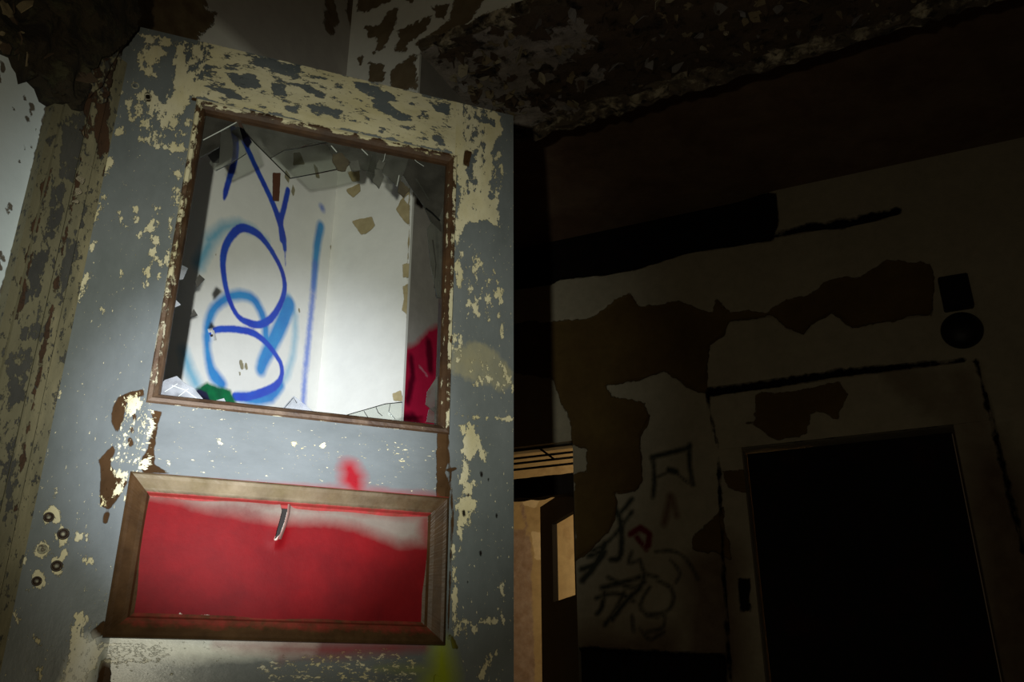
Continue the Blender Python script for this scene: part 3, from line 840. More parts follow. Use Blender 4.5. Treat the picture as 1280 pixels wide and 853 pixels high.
FD.poly(C, [(565, 780), (597, 782), (585, 798), (572, 796)], cap=0.001)
FD.line(C, [(617, 818), (610, 828), (601, 848)], [1.5, 1.2, 0.8], bias=0.002)
FD.line(C, [(566, 520), (615, 523), (640, 524)], 0.4, bias=0.0005)
# lock plate scar
FD.poly('fleck', [(158, 497), (175, 494), (190, 510), (194, 535), (186, 560), (176, 590), (150, 597), (140, 583), (144, 565), (152, 540), (156, 520)], cap=-0.0030)
FD.poly('fleck', [(160, 496), (172, 494), (178, 505), (165, 520), (158, 515)], cap=0.006)
FD.poly('fleck', [(186, 525), (195, 530), (190, 542), (184, 540)], cap=0.008)
FD.poly('fleck', [(138, 585), (150, 592), (165, 590), (160, 598), (145, 597)], cap=0.004)
FD.poly('fleck', [(175, 578), (187, 572), (187, 584), (172, 590)], cap=0.006)
FD.poly('fleck', [(150, 600), (156, 598), (152, 616), (142, 622), (145, 610)], cap=0.006)
FD.line('fleck', [(164, 603), (158, 636)], 1.2)
FD.dots('fleck', [(130, 628, 3), (128, 622, 2)])
FD.poly('fleck', [(95, 766), (110, 769), (101, 790), (113, 802), (130, 805), (119, 837), (98, 856), (78, 858), (86, 826), (89, 790)], cap=0.0045)
FD.poly('fleck', [(375, 540), (425, 545), (425, 605), (370, 600)], cap=-0.007)
FD.poly('fleck', [(486, 558), (512, 556), (512, 585), (490, 583)], cap=-0.005)
FD.poly('fleck', [(200, 520), (550, 560), (550, 615), (200, 590)], cap=-0.0085)
FD.dots('fleck', [(211, 580, 2.5), (275, 553, 2), (367, 555, 2.5), (404, 558, 3)])
FD.poly('fleck', [(320, 830), (480, 812), (520, 830), (520, 853), (330, 853)], cap=-0.003)
FD.poly('fleck', [(135, 806), (210, 812), (210, 822), (135, 830)], cap=-0.0005)
# slate patches left over the cream
for p in ([(442, 103), (462, 105), (490, 118), (494, 127), (485, 128), (500, 140), (515, 145), (514, 150), (500, 152), (480, 142), (466, 135), (465, 122), (450, 115)],
          [(383, 130), (428, 139), (425, 150), (388, 141)], [(538, 127), (562, 130), (562, 145), (545, 138)], [(313, 70), (330, 72), (376, 82), (374, 95), (345, 92), (318, 82)],
          [(338, 103), (357, 106), (358, 120), (340, 122)], [(382, 106), (408, 118), (404, 126), (380, 116)], [(254, 106), (290, 112), (320, 126), (290, 124)], [(590, 142), (622, 152), (618, 158), (592, 150)],
          [(586, 190), (594, 194), (588, 222), (580, 218)], [(280, 92), (320, 95), (330, 110), (300, 112)], [(540, 168), (556, 172), (556, 182), (542, 178)], [(356, 132), (372, 134), (372, 142), (358, 140)]):
    FD.poly('grey', p, cap=0.009)
FD.poly('grey', [(262, 58), (420, 95), (430, 150), (330, 135), (262, 120)], cap=-0.0035)
FD.poly('grey', [(420, 100), (565, 135), (565, 185), (420, 150)], cap=-0.0052)
FD.poly('grey', [(232, 55), (262, 58), (262, 100), (236, 100)], cap=-0.001)
FD.poly('grey', [(580, 130), (610, 140), (600, 240), (585, 240)], cap=-0.0025)
# bare wood
Wd = 'wood'
FD.poly(Wd, [(180, 487), (162, 490), (147, 497), (141, 510), (140, 527), (145, 541), (149, 539), (154, 525), (159, 505), (167, 497), (181, 496)])
FD.poly(Wd, [(141, 557), (122, 575), (125, 587), (124, 632), (137, 637), (147, 622), (162, 602), (150, 598), (142, 590), (138, 580), (144, 562)])
FD.poly(Wd, [(188, 512), (202, 515), (197, 535), (193, 560), (193, 580), (212, 592), (180, 592), (175, 582), (186, 555), (192, 535)])
FD.line(Wd, [(134, 643), (132, 652)], 3)
FD.dots(Wd, [(168, 522, 3), (165, 538, 2.5), (163, 553, 4)])
FD.poly(Wd, [(546, 540), (561, 542), (560, 560), (563, 572), (556, 590), (562, 604), (562, 622), (546, 622)])
FD.line(Wd, [(558, 588), (570, 586)], 1.5)
FD.poly(Wd, [(127, 826), (139, 823), (138, 858), (122, 858)])
FD.poly(Wd, [(112, 790), (130, 778), (132, 792), (116, 800)])
FD.poly(Wd, [(560, 790), (566, 795), (573, 812), (566, 810)])
FD.poly(Wd, [(543, 842), (550, 846), (550, 856), (542, 856)])
FD.line(Wd, [(242, 124), (420, 163), (566, 194)], 1.5)
FD.poly(Wd, [(582, 186), (590, 190), (586, 210), (579, 206)], cap=0.002)
FD.line(Wd, [(560, 545), (566, 640), (560, 800)], 1.0)
FD.line(Wd, [(584, 619), (590, 621)], 1.2)
# sprays, and the torch glare painted as a pale band
FD.line('red', [(437, 587), (440, 597), (446, 612)], [10, 13, 8], 1.0, 0.002)
FD.line('red', [(250, 606), (340, 612), (440, 618), (540, 624)], [3, 5, 8, 5], 1.0, -0.004)
FD.line('red', [(270, 806), (360, 812), (440, 812), (530, 810)], [3, 10, 9, 6], 1.0, -0.006)
FD.line('red', [(360, 812), (350, 822)], [8, 5], 1.0, -0.006)
FD.line('lime', [(552, 812), (552, 850), (540, 870)], [14, 22, 24], 1.0, -0.006)
FD.line('lime', [(470, 836), (540, 838)], [6, 12], 1.0, -0.02)
for bx, by in ((61, 647), (79, 668), (53, 687), (71, 708), (46, 727)):
    FD.line('cream', [(bx + 2, by - 3), (bx + 1, by + 2)], 7.5, cap=0.0035)
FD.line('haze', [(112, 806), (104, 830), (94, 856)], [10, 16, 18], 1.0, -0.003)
FD.line('lime', [(132, 808), (128, 824), (112, 848)], [4, 5, 5], 1.0, -0.022)
FD.line('haze', [(150, 812), (250, 812), (390, 810)], [16, 14, 5], 1.0, -0.001)  # glossy highlight along the bottom rail, painted on
# screw holes
FD.dots('hole', [(185, 121, 4.5), (580, 642, 3.2), (602, 593, 2.6), (611, 600, 1.4), (621, 645, 2), (601, 692, 2.4), (585, 728, 1.2), (168, 107, 1.5)])

op = (-0.772, -0.155)                        # glazed opening, door-local x
z_gt = D.at(410, 162)[1]; z_gb = D.at(380, 521)[1]   # top and bottom of the opening
z_top = D.at(420, 90)[1] + 0.0
z_top = 0.5 * (D.at(262, 54)[1] + D.at(563, 126)[1])
px0, px1 = -0.785, -0.148                    # panel moulding
z_pt = 0.5 * (D.at(178, 592)[1] + D.at(556, 622)[1]); z_pb = 0.5 * (D.at(130, 800)[1] + D.at(555, 806)[1])
TK = 0.045
def fine_z(a, b): return np.unique(np.concatenate([axis_pts(a, min(0.6, b), 0.06), axis_pts(0.6, b, 0.004)])) if a < 0.6 < b else axis_pts(a, b, 0.004 if b > 0.6 else 0.06)
slab('stile', axis_pts(dw0, op[0], 0.004), fine_z(0.005, z_top), 0.0, TK, M_STILE, door, FD, (), DN)
slab('stile', axis_pts(op[1], 0.004, 0.004), fine_z(0.005, z_top), 0.0, TK, M_STILE, door, FD, (), DN)
xr = axis_pts(op[0], op[1], 0.004)
slab('top_rail', xr, fine_z(z_gt, z_top), 0.0, TK, M_RAIL, door, FD, (), DN)
slab('lock_rail', xr, fine_z(z_pt - 0.02, z_gb), 0.0, TK, M_RAIL, door, FD, (), DN)
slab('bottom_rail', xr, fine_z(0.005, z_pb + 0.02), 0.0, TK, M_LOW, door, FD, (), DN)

def frame_strips(name, rect, prof, mat, parent, fields, names, n=90, jit=0.00015, extra=None):
    """four mitred strips round a rectangle; profile = (inset, depth)"""
    x0, x1, z0, z1 = rect
    for side in ('left', 'right', 'bottom', 'top'):
        L_ = (z1 - z0) if side in ('left', 'right') else (x1 - x0)
        vs, fs = [], []
        for i in range(n + 1):
            for (ins, dep) in prof:
                t = ins + (L_ - 2 * ins) * i / n
                j = random.uniform(-jit, jit)
                if side == 'left': p = (x0 + ins, z0 + t)
                elif side == 'right': p = (x1 - ins, z0 + t)
                elif side == 'bottom': p = (x0 + t, z0 + ins)
                else: p = (x0 + t, z1 - ins)
                vs.append((p[0], dep + j, p[1]))
        k = len(prof)
        for i in range(n):
            for a in range(k - 1):
                q = (i * k + a, i * k + a + 1, (i + 1) * k + a + 1, (i + 1) * k + a)
                fs.append(q if side in ('left', 'top') else q[::-1])
        vx = np.array([v[0] for v in vs]); vz = np.array([v[2] for v in vs])
        at = fields.eval(vx, vz, names) if fields else {}
        if extra: at.update(extra(side, vx, vz, np.tile(np.arange(k), n + 1)))
        link(name, vs, fs, mat, parent, at)

M_BEAD = layered('flaking_bead', (0.038, 0.017, 0.007), [
    dict(a='dust', c=(0.15, 0.10, 0.062), c2=(0.085, 0.045, 0.024), s=60, amp=0.02, soft=0.006, st=(0.5, 1, 0.5)),
    dict(a='old', c=CREAM, c2=CREAM2, s=90, amp=0.02, soft=0.0008, h=0.0006, st=(0.35, 1, 0.35), d=10, rg=0.7)], (0.075, 0.036, 0.014), vscale=20, rough=0.6, fine=0.0008, fscale=90)
def bead_attr(side, x, z, k):
    hi = (z - z_gb) / (z_gt - z_gb)
    if side == 'top': old = np.where(k < 2, 0.003, np.where(k < 4, -0.0005, -0.010))
    elif side == 'bottom': old = np.where(k == 0, -0.002, -0.008)
    elif side == 'left': old = np.where(k < 3, -0.004 + 0.0065 * hi, np.where(k == 3, -0.0008, -0.008 + 0.003 * hi))
    else: old = np.where(k < 3, -0.0015 + 0.003 * hi, np.where(k == 4, -0.003, -0.007))
    dust = np.where((side == 'bottom') | (side == 'left'), 0.004 - 0.012 * np.clip(hi, 0, 1), -0.006)
    if side == 'bottom': dust = np.full(len(x), 0.004) - 0.012 * (x - op[0]) / (op[1] - op[0])
    if side in ('top', 'right'): dust = np.full(len(x), -0.02)
    return {'old': old * np.ones(len(x)), 'dust': dust * np.ones(len(x))}
frame_strips('glazing_bead', (op[0] - 0.006, op[1] + 0.006, z_gb - 0.006, z_gt + 0.006),
             [(0.0, -0.0005), (0.003, -0.006), (0.010, -0.007), (0.013, -0.003), (0.020, 0.004), (0.024, 0.012), (0.0245, 0.040)], M_BEAD, door, None, (), extra=bead_attr)

M_MOULD = layered('dark_moulding', (0.042, 0.021, 0.008), [
    dict(a='dust', c=(0.20, 0.155, 0.10), c2=(0.12, 0.09, 0.045), s=30, amp=0.012, soft=0.010),
    dict(a='chip', c=CREAM, s=60, amp=0.012, soft=0.0008, h=0.0005),
    dict(a='rose', c=(0.34, 0.02, 0.025), s=40, amp=0.010, soft=0.008)], (0.07, 0.036, 0.014), vscale=25, rough=0.45, fine=0.0003, fscale=80, spec=0.3)
def mould_attr(side, x, z, k):
    n = len(x)
    chip = np.full(n, -0.0075); rose = np.full(n, -0.1); dust = np.full(n, -0.02)
    if side == 'top':
        t = (x - px0) / (px1 - px0)
        rose = np.where(k <= 1, -0.008 + 0.012 * np.clip(t * 2, 0, 1), np.where(k >= 5, 0.002, -0.03))
        dust = np.where((k >= 2) & (k < 5), 0.010 - 0.02 * np.clip(t * 1.3 - 0.4, 0, 1), -0.01)
    if side == 'bottom': rose = np.where(k >= 4, -0.004, -0.012); chip = np.full(n, -0.006)
    if side == 'left': chip = np.where(k == 0, -0.003, -0.0075)
    if side == 'right': chip = np.where(k <= 1, -0.003, -0.009)
    return {'chip': chip, 'rose': rose, 'dust': dust}
frame_strips('panel_moulding', (px0, px1, z_pb, z_pt),
             [(0.0, 0.0005), (0.001, -0.011), (0.006, -0.015), (0.012, -0.012), (0.028, -0.002), (0.036, 0.002), (0.040, 0.010), (0.046, 0.013)], M_MOULD, door, None, (), extra=mould_attr)

# red lower panel with a split in its skin
FP = Fields(D)
FP.poly('red', [(150, 628), (180, 626), (215, 628), (240, 638), (300, 646), (350, 656), (420, 658), (470, 674), (500, 686), (560, 680), (560, 830), (140, 830)], bias=0.012)
FP.line('red', [(180, 622), (300, 618), (350, 626), (440, 634), (540, 646)], [5, 3, 3, 3, 3], 1.0, -0.002)
FP.line('red', [(534, 650), (534, 780)], 6)
FP.poly('chip', [(222, 770), (226, 764), (230, 778), (224, 779)], cap=0.004)
FP.poly('chip', [(246, 778), (252, 766), (270, 772), (285, 780)], cap=0.001)
FP.poly('chip', [(170, 776), (310, 776), (310, 790), (170, 790)], cap=-0.004)
FP.line('pale', [(358, 642), (353, 660), (345, 674)], [1.2, 1.5, 1.0])
FP.line('pale', [(176, 618), (220, 617)], 1.2)
slit_px = [(350, 625), (361, 625), (359, 640), (356, 652), (350, 668), (344, 674), (346, 664), (350, 650), (353, 638)]
slit = np.array([D.at(*p) for p in slit_px])
ctr = np.array([D.at(355, 627), D.at(354, 645), D.at(345, 676)])
M_RED = layered('red_sprayed_panel', (0.145, 0.118, 0.098), [
    dict(a='red', c=(0.165, 0.004, 0.006), c2=(0.11, 0.003, 0.0045), s=9, amp=0.016, soft=0.017, r=0.55, cs=5),
    dict(a=-0.0095, c=(0.085, 0.002, 0.004), s=11, amp=0.036, soft=0.012, k=0.75),
    dict(a='chip', c=(0.45, 0.38, 0.32), s=60, amp=0.012, soft=0.001),
    dict(a='pale', c=(0.62, 0.55, 0.48), s=60, amp=0.003, soft=0.002)], (0.19, 0.155, 0.13), vscale=9, rough=0.6, spec=0.06, fine=0.0007, fscale=22, mottle=0.10)
xs = np.unique(np.concatenate([axis_pts(px0 + 0.03, px1 - 0.03, 0.004), np.arange(slit[:, 0].min() - 0.004, slit[:, 0].max() + 0.004, 0.0008)]))
zs = np.unique(np.concatenate([axis_pts(z_pb + 0.03, z_pt - 0.03, 0.004), np.arange(slit[:, 1].min() - 0.004, slit[:, 1].max() + 0.004, 0.0012)]))
X, Z = np.meshgrid(xs, zs); n, m = X.shape
x = X.ravel(); z = Z.ravel()
ds, _ = seg(x, z, ctr[0], ctr[1]); ds2, _ = seg(x, z, ctr[1], ctr[2]); ds = np.minimum(ds, ds2)
yv = 0.012 - 0.010 * np.exp(-(ds / 0.012) ** 2) * np.clip((x > np.interp(-z, -ctr[:, 1], ctr[:, 0])) * 1.0 + 0.35, 0, 1)
kx = rng.normal(0, 16, 14); kz = rng.normal(0, 16, 14); phs = rng.uniform(0, 6.28, 14)
for i in range(14): yv += 0.0006 * np.sin(kx[i] * x + kz[i] * z + phs[i]) / 1.5
ins = sd_poly(x, z, slit)
idx = np.arange(n * m).reshape(n, m)
q = np.stack([idx[:-1, :-1], idx[:-1, 1:], idx[1:, 1:], idx[1:, :-1]], -1).reshape(-1, 4)
fs = [tuple(t) for t in q if ins[t].mean() < 0]
panel = link('panel', list(zip(x, yv, z)), fs, M_RED, door, FP.eval(x, z, ('red', 'chip', 'pale')), smooth=True)
M_DARK = layered('dark_void', (0.012, 0.009, 0.008), [], rough=0.9, mottle=0.0)
v, f = box_vf(px0 + 0.03, px1 - 0.03, 0.022, 0.030, z_pb + 0.03, z_pt - 0.03)
link('panel_core', v, f, M_DARK, panel)
# curled lip of the split
lp = [D.at(358, 630), D.at(357, 642), D.at(353, 656), D.at(346, 674)]
vs, fs = [], []
for i, p in enumerate(lp):
    w = [0.001, 0.003, 0.004, 0.001][i]
    vs += [(p[0] + 0.009, 0.006, p[1]), (p[0] + 0.006, -0.001, p[1]), (p[0] + 0.0045 - w * 0.3, -0.003, p[1] - 0.001)]
for i in range(3):
    a = i * 3
    fs += [(a, a + 1, a + 4, a + 3), (a + 1, a + 2, a + 5, a + 4)]
lip = link('split_lip', vs, fs, layered('bare_lip', (0.26, 0.17, 0.14), [], (0.20, 0.08, 0.07), rough=0.6), panel)
lip.modifiers.new('t', 'SOLIDIFY').thickness = 0.0012

# bolts in the lower left of the stile
M_BOLT = layered('rusty_bolt', (0.018, 0.010, 0.006), [dict(a=-0.008, c=(0.16, 0.12, 0.06), s=160, amp=0.03, soft=0.003)], (0.04, 0.02, 0.01), rough=0.55, fine=0.001, fscale=200)
M_RING = layered('paint_ring', (0.36, 0.34, 0.24), [dict(a=-0.002, c=(0.12, 0.10, 0.07), s=120, amp=0.03, soft=0.003)], (0.25, 0.24, 0.18), rough=0.6)
for i, (px, py, r) in enumerate([(61, 647, 0.0085), (79, 668, 0.0095), (53, 687, 0.0080), (71, 708, 0.0092), (46, 727, 0.0078)]):
    p = D.at(px, py)
    v, f = lathe([(0.05 * r, -0.0006), (0.45 * r, -0.0006), (0.66 * r, -0.0010), (0.78 * r, -0.0034), (0.95 * r, -0.0042), (1.08 * r, -0.0030), (1.14 * r, 0.004)], 18)
    v = [(a + p[0], b, c + p[1]) for a, b, c in v]
    o = link('bolt', v, f, M_BOLT if i != 2 else M_RING, door, smooth=True)
    v, f = lathe([(0.05 * r, -0.0022), (0.24 * r, -0.0024), (0.36 * r, -0.0012), (0.40 * r, 0.003)], 12)
    v = [(a + p[0], b, c + p[1]) for a, b, c in v]
    link('bolt_end', v, f, M_RING, o, smooth=True)
for (px, py) in ((169, 107), (185, 121)):
    p = D.at(px, py); r = 0.0085
    v, f = lathe([(0.62 * r, 0.003), (0.72 * r, -0.001), (0.95 * r, -0.002), (1.1 * r, 0.002)], 16)
    link('screw_socket', [(a + p[0], b, c + p[1]) for a, b, c in v], f[:-2], M_RING, door, smooth=True)

# broken glass
def glass(name, tint, dust, dcol, rough=0.08, var=0.25):
    m = bpy.data.materials.new(name); m.use_nodes = True
    nt = m.node_tree; N, L = nt.nodes, nt.links
    N.remove(N['Principled BSDF'])
    out = N['Material Output']
    tr = N.new('ShaderNodeBsdfTransparent'); tr.inputs[0].default_value = (*tint, 1)
    gl = N.new('ShaderNodeBsdfGlossy'); gl.inputs['Roughness'].default_value = rough; gl.inputs[0].default_value = (0.7, 0.75, 0.75, 1)
    fr = N.new('ShaderNodeFresnel'); fr.inputs[0].default_value = 1.5
    df = N.new('ShaderNodeBsdfDiffuse'); df.inputs[0].default_value = (*dcol, 1)
    tc = N.new('ShaderNodeTexCoord')
    nz = N.new('ShaderNodeTexNoise'); nz.inputs['Scale'].default_value = 22; nz.inputs['Detail'].default_value = 8
    L.new(tc.outputs['Object'], nz.inputs['Vector'])
    mr = N.new('ShaderNodeMapRange')
    mr.inputs['From Min'].default_value = 0.3; mr.inputs['From Max'].default_value = 0.7
    mr.inputs['To Min'].default_value = max(0, dust - var); mr.inputs['To Max'].default_value = min(1, dust + var)
    L.new(nz.outputs['Fac'], mr.inputs['Value'])
    m1 = N.new('ShaderNodeMixShader'); m2 = N.new('ShaderNodeMixShader')
    L.new(fr.outputs[0], m1.inputs[0]); L.new(tr.outputs[0], m1.inputs[1]); L.new(gl.outputs[0], m1.inputs[2])
    L.new(mr.outputs['Result'], m2.inputs[0]); L.new(m1.outputs[0], m2.inputs[1]); L.new(df.outputs[0], m2.inputs[2])
    L.new(m2.outputs[0], out.inputs['Surface'])
    return m
G_DIRTY = glass('dirty_glass', (0.74, 0.75, 0.72), 0.42, (0.10, 0.10, 0.088))
G_DUSK = glass('dark_glass', (0.36, 0.36, 0.33), 0.6, (0.055, 0.052, 0.045))
G_CLEAR = glass('thin_glass', (0.90, 0.92, 0.89), 0.06, (0.25, 0.25, 0.23), var=0.05)
G_FROST = glass('crazed_glass', (0.75, 0.77, 0.8), 0.38, (0.42, 0.43, 0.46), var=0.3)
G_EDGE = glass('glass_edge', (0.5, 0.55, 0.5), 0.75, (0.62, 0.65, 0.62), var=0.15)
G_SMOKE = glass('smoky_glass', (0.10, 0.09, 0.09), 0.3, (0.02, 0.02, 0.02))
shards = [
    (G_DUSK, [(252, 140), (262, 140), (297, 150), (297, 153), (254, 176), (246, 182)]),
    (G_DUSK, [(253, 177), (276, 162), (275, 183), (250, 197)]),
    (G_CLEAR, [(276, 162), (297, 152), (308, 192), (270, 214), (262, 204), (275, 184)]),
    (G_SMOKE, [(260, 194), (275, 184), (274, 203), (266, 203)]),
    (G_DIRTY, [(298, 148), (420, 176), (408, 178), (394, 177), (374, 185), (355, 188), (338, 198), (318, 178), (308, 166)]),
    (G_CLEAR, [(338, 198), (355, 188), (374, 185), (394, 177), (408, 178), (424, 211), (400, 216), (363, 223), (350, 210)]),
    (G_DIRTY, [(408, 176), (470, 186), (470, 216), (455, 213), (440, 205), (422, 211), (415, 192)]),
    (G_DIRTY, [(468, 186), (512, 196), (505, 217), (496, 233), (486, 222), (475, 212), (466, 226), (458, 218)]),
    (G_DUSK, [(512, 194), (562, 204), (560, 240), (548, 275), (532, 260), (514, 234), (504, 218)]),
    (G_DIRTY, [(548, 268), (562, 240), (556, 330), (554, 375), (546, 372), (538, 330), (534, 285)]),
    (G_DUSK, [(530, 258), (550, 276), (552, 290), (538, 276)]),
    (G_FROST, [(196, 486), (206, 475), (221, 470), (230, 478), (242, 485), (256, 502), (240, 506), (196, 502)]),
    (G_FROST, [(258, 504), (280, 498), (284, 506), (262, 510)]),
    (G_FROST, [(350, 514), (367, 495), (374, 500), (391, 514), (370, 520)]),
    (G_CLEAR, [(430, 520), (482, 505), (503, 502), (504, 530), (440, 526)]),
    (G_FROST, [(226, 331), (235, 335), (229, 349), (222, 350)]),
    (G_DUSK, [(249, 343), (256, 349), (246, 360), (244, 352)]),
    (G_FROST, [(219, 374), (226, 381), (217, 385), (214, 380)]),
    (G_DUSK, [(242, 386), (247, 394), (238, 396)]),
    (G_DIRTY, [(548, 468), (534, 490), (532, 506), (545, 517), (550, 510)]),
    (G_DIRTY, [(536, 512), (550, 505), (550, 530), (533, 528)]),
]
GY = 0.024
for i, (mt, pts) in enumerate(shards):
    P = [tuple(D.at(px, py, GY)) for px, py in pts]
    v, f = prism(P, GY, GY + 0.003)
    # a little tilt for each broken piece
    c = np.mean(P, axis=0); t1, t2 = random.uniform(-0.03, 0.03), random.uniform(-0.03, 0.03)
    v = [(a, b + t1 * (a - c[0]) + t2 * (z_ - c[1]), z_) for a, b, z_ in v]
    link('glass_shard', v, f, mt, door)
# bright and dark broken edges and cracks on the glass
def sliver(pts, r, mat, y=0.0225):
    P = [D.at(px, py, y) for px, py in pts]
    out = []
    for s in (1, -1):
        seq = P if s == 1 else P[::-1]
        for i, p in enumerate(seq):
            a = seq[max(0, i - 1)]; b = seq[min(len(seq) - 1, i + 1)]
            d = (b - a) / (np.hypot(*(b - a)) + 1e-9)
            out.append((p[0] - d[1] * r, p[1] + d[0] * r))
    v, f = prism(out, y, y + 0.0015)
    return link('glass_edge', v, f, mat, door)
for pts, r, mt in [
    ([(254, 175), (275, 164), (297, 152)], 0.0009, G_EDGE), ([(308, 166), (318, 178), (338, 198)], 0.0010, G_SMOKE), ([(338, 198), (355, 188), (374, 185), (408, 178)], 0.0006, G_SMOKE),
    ([(363, 223), (400, 216), (424, 211)], 0.0010, G_SMOKE), ([(338, 198), (350, 210), (363, 223)], 0.0010, G_SMOKE), ([(414, 182), (421, 190)], 0.0010, G_EDGE),
    ([(452, 186), (460, 194)], 0.0007, G_EDGE), ([(512, 194), (522, 203), (530, 208)], 0.0006, G_EDGE), ([(482, 190), (480, 200), (474, 208)], 0.0005, G_EDGE), ([(520, 224), (528, 236), (536, 250)], 0.0012, G_DIRTY),
    ([(532, 260), (540, 266), (550, 276)], 0.0022, G_SMOKE), ([(496, 233), (499, 219)], 0.0007, G_EDGE), ([(430, 520), (482, 505), (503, 503)], 0.0008, G_SMOKE), ([(455, 514), (460, 522)], 0.0005, G_SMOKE),
    ([(470, 509), (473, 516), (478, 520)], 0.0005, G_SMOKE), ([(488, 504), (486, 515), (494, 524)], 0.0005, G_SMOKE), ([(215, 482), (232, 488), (248, 500)], 0.0006, G_EDGE), ([(206, 490), (222, 480)], 0.0006, G_EDGE),
    ([(220, 498), (236, 486)], 0.0006, G_EDGE), ([(354, 512), (367, 497), (371, 504)], 0.0006, G_SMOKE), ([(270, 213), (290, 204), (308, 192)], 0.0007, G_SMOKE), ([(541, 300), (545, 330), (543, 360)], 0.0012, G_DUSK)]:
    sliver(pts, r, mt)
# flakes of putty and paint clinging to the broken rim
M_PUTTY = [layered('old_putty', (0.085, 0.07, 0.04), [], (0.05, 0.04, 0.025), vscale=30, rough=0.8, fine=0.001), layered('grey_putty', (0.12, 0.12, 0.10), [], (0.07, 0.07, 0.06), vscale=30, rough=0.8, fine=0.001)]
for k, pts in [(0, [(416, 193), (428, 192), (438, 204), (432, 214), (422, 213), (416, 203)]), (1, [(436, 203), (448, 200), (450, 213), (440, 214)]), (1, [(468, 212), (478, 212), (480, 222), (474, 236), (466, 228)]),
               (1, [(474, 200), (482, 204), (478, 214), (470, 210)]), (0, [(500, 226), (512, 238), (505, 247), (497, 240)])]:
    P = [tuple(D.at(px, py, 0.02)) for px, py in rough_outline(pts, 1.2, 4)]
    v, f = prism(P, 0.018, 0.0225)
    link('putty_lump', v, f, M_PUTTY[k], door)

# a bent white metal clip fixed to the graffiti wall
p = SIDE.at(263, 420)
clip = tag(empty('wall_clip', loc=tuple(SIDE.world(p[0], 0, p[1])), rotz=SIDE.ang), 'small bent white metal clip on the graffiti wall at the end of the blue loop', 'clip')
M_CLIP = layered('clip_metal', (0.7, 0.7, 0.68), [], (0.5, 0.5, 0.48), rough=0.35)
sc = SIDE.scale(263, 420)
for a, b, w, y0, y1 in [((-4, 4), (0, 7), 2.0, -0.006, 0.001), ((-1, 5), (4, -4), 1.5, -0.011, -0.005)]:
    a = np.array(a) * sc; b = np.array(b) * sc
    d = (b - a) / np.hypot(*(b - a)); nn = np.array([-d[1], d[0]]) * w * sc
    v, f = prism([tuple(a + nn), tuple(a - nn), tuple(b - nn), tuple(b + nn)], y0, y1)
    link('arm', v, f, M_CLIP, clip)
v, f = lathe([(0.002, -0.010), (0.0035, -0.008), (0.0035, -0.003)], 10)
link('nail_head', v, f, M_BOLT, clip)

# ------------------------------------------------------------------ far wall fittings
# lift doorway: surround boards, recessed dark leaf
surround = tag(struct(empty('trim_3', FAR)), 'pale peeling surround of the dark doorway on the far wall', 'trim')
sx0 = FAR.at(893, 560)[0]; sx1 = FAR.at(1226, 480)[0] + 0.02; sz1 = 0.5 * (FAR.at(900, 497)[1] + FAR.at(1200, 458)[1])
slab('jamb_board', axis_pts(sx0, hx0 - 0.001, 0.016), axis_pts(0.0, hz1, 0.016), -0.03, 0.032, M_FAR, surround, FF, (), FN)
slab('jamb_board', axis_pts(hx1 + 0.001, sx1, 0.016), axis_pts(0.0, hz1, 0.016), -0.03, 0.032, M_FAR, surround, FF, (), FN)
slab('head_board', axis_pts(sx0, sx1, 0.016), axis_pts(hz1 + 0.001, sz1, 0.016), -0.03, 0.032, M_FAR, surround, FF, (), FN)
M_LEAF = layered('black_leaf', (0.010, 0.009, 0.011), [dict(a=-0.012, c=(0.06, 0.008, 0.008), s=4, amp=0.03, soft=0.01)], (0.014, 0.012, 0.014), rough=0.7, spec=0.2)
leaf = tag(struct(empty('door_2', FAR)), 'black double door recessed in the far wall doorway', 'door')
mx = 0.5 * (hx0 + hx1)
for a, b in ((hx0 + 0.01, mx - 0.0005), (mx + 0.0005, hx1 - 0.01)):
    v, f = box_vf(a, b, 0.11, 0.15, 0.005, hz1 - 0.01)
    lo = link('leaf', v, f, M_LEAF, leaf)
    for z0, z1 in ((0.2, 0.95), (1.1, hz1 - 0.18)):
        v, f = box_vf(a + 0.10, b - 0.10, 0.10, 0.112, z0, z1)
        link('raised_panel', v, f, M_LEAF, lo)

# dark box and round bell above the doorway
M_BLACK = layered('black_fitting', (0.008, 0.008, 0.009), [], (0.012, 0.011, 0.012), rough=0.5)
bp = [FAR.at(1173, 350), FAR.at(1210, 346), FAR.at(1217, 387), FAR.at(1179, 391)]
bc = np.mean(bp, axis=0)
bw = 0.5 * (np.hypot(*(bp[1] - bp[0])) + np.hypot(*(bp[2] - bp[3]))); bh = 0.5 * (np.hypot(*(bp[0] - bp[3])) + np.hypot(*(bp[1] - bp[2])))
ind = tag(empty('indicator_box', loc=tuple(FAR.world(bc[0], 0, bc[1])), rotz=FAR.ang), 'small black box on the far wall right above the round black bell', 'box')
v, f = box_vf(-bw / 2, bw / 2, -0.06, 0.004, -bh / 2, bh / 2)
o = link('housing', v, f, M_BLACK, ind); o.modifiers.new('b', 'BEVEL').width = 0.008
v, f = box_vf(-bw / 2 + 0.02, bw / 2 - 0.02, -0.066, -0.058, -bh / 2 + 0.02, bh / 2 - 0.02)
link('faceplate', v, f, M_BLACK, ind)
cc = FAR.at(1202, 412); rr = 25.5 * FAR.scale(1202, 412) * 0.97
bell = tag(empty('alarm_bell', loc=tuple(FAR.world(cc[0], 0, cc[1] - 0.01)), rotz=FAR.ang), 'round black bell on the far wall under the small black box', 'bell')
v, f = lathe([(0.05 * rr, -0.075), (0.35 * rr, -0.072), (0.70 * rr, -0.058), (0.92 * rr, -0.036), (rr, -0.014), (rr, -0.006)], 32)
link('gong', v, f, M_BLACK, bell, smooth=True)
v, f = lathe([(0.6 * rr, -0.006), (0.6 * rr, 0.004)], 24)
link('backplate', v, f, M_BLACK, bell)
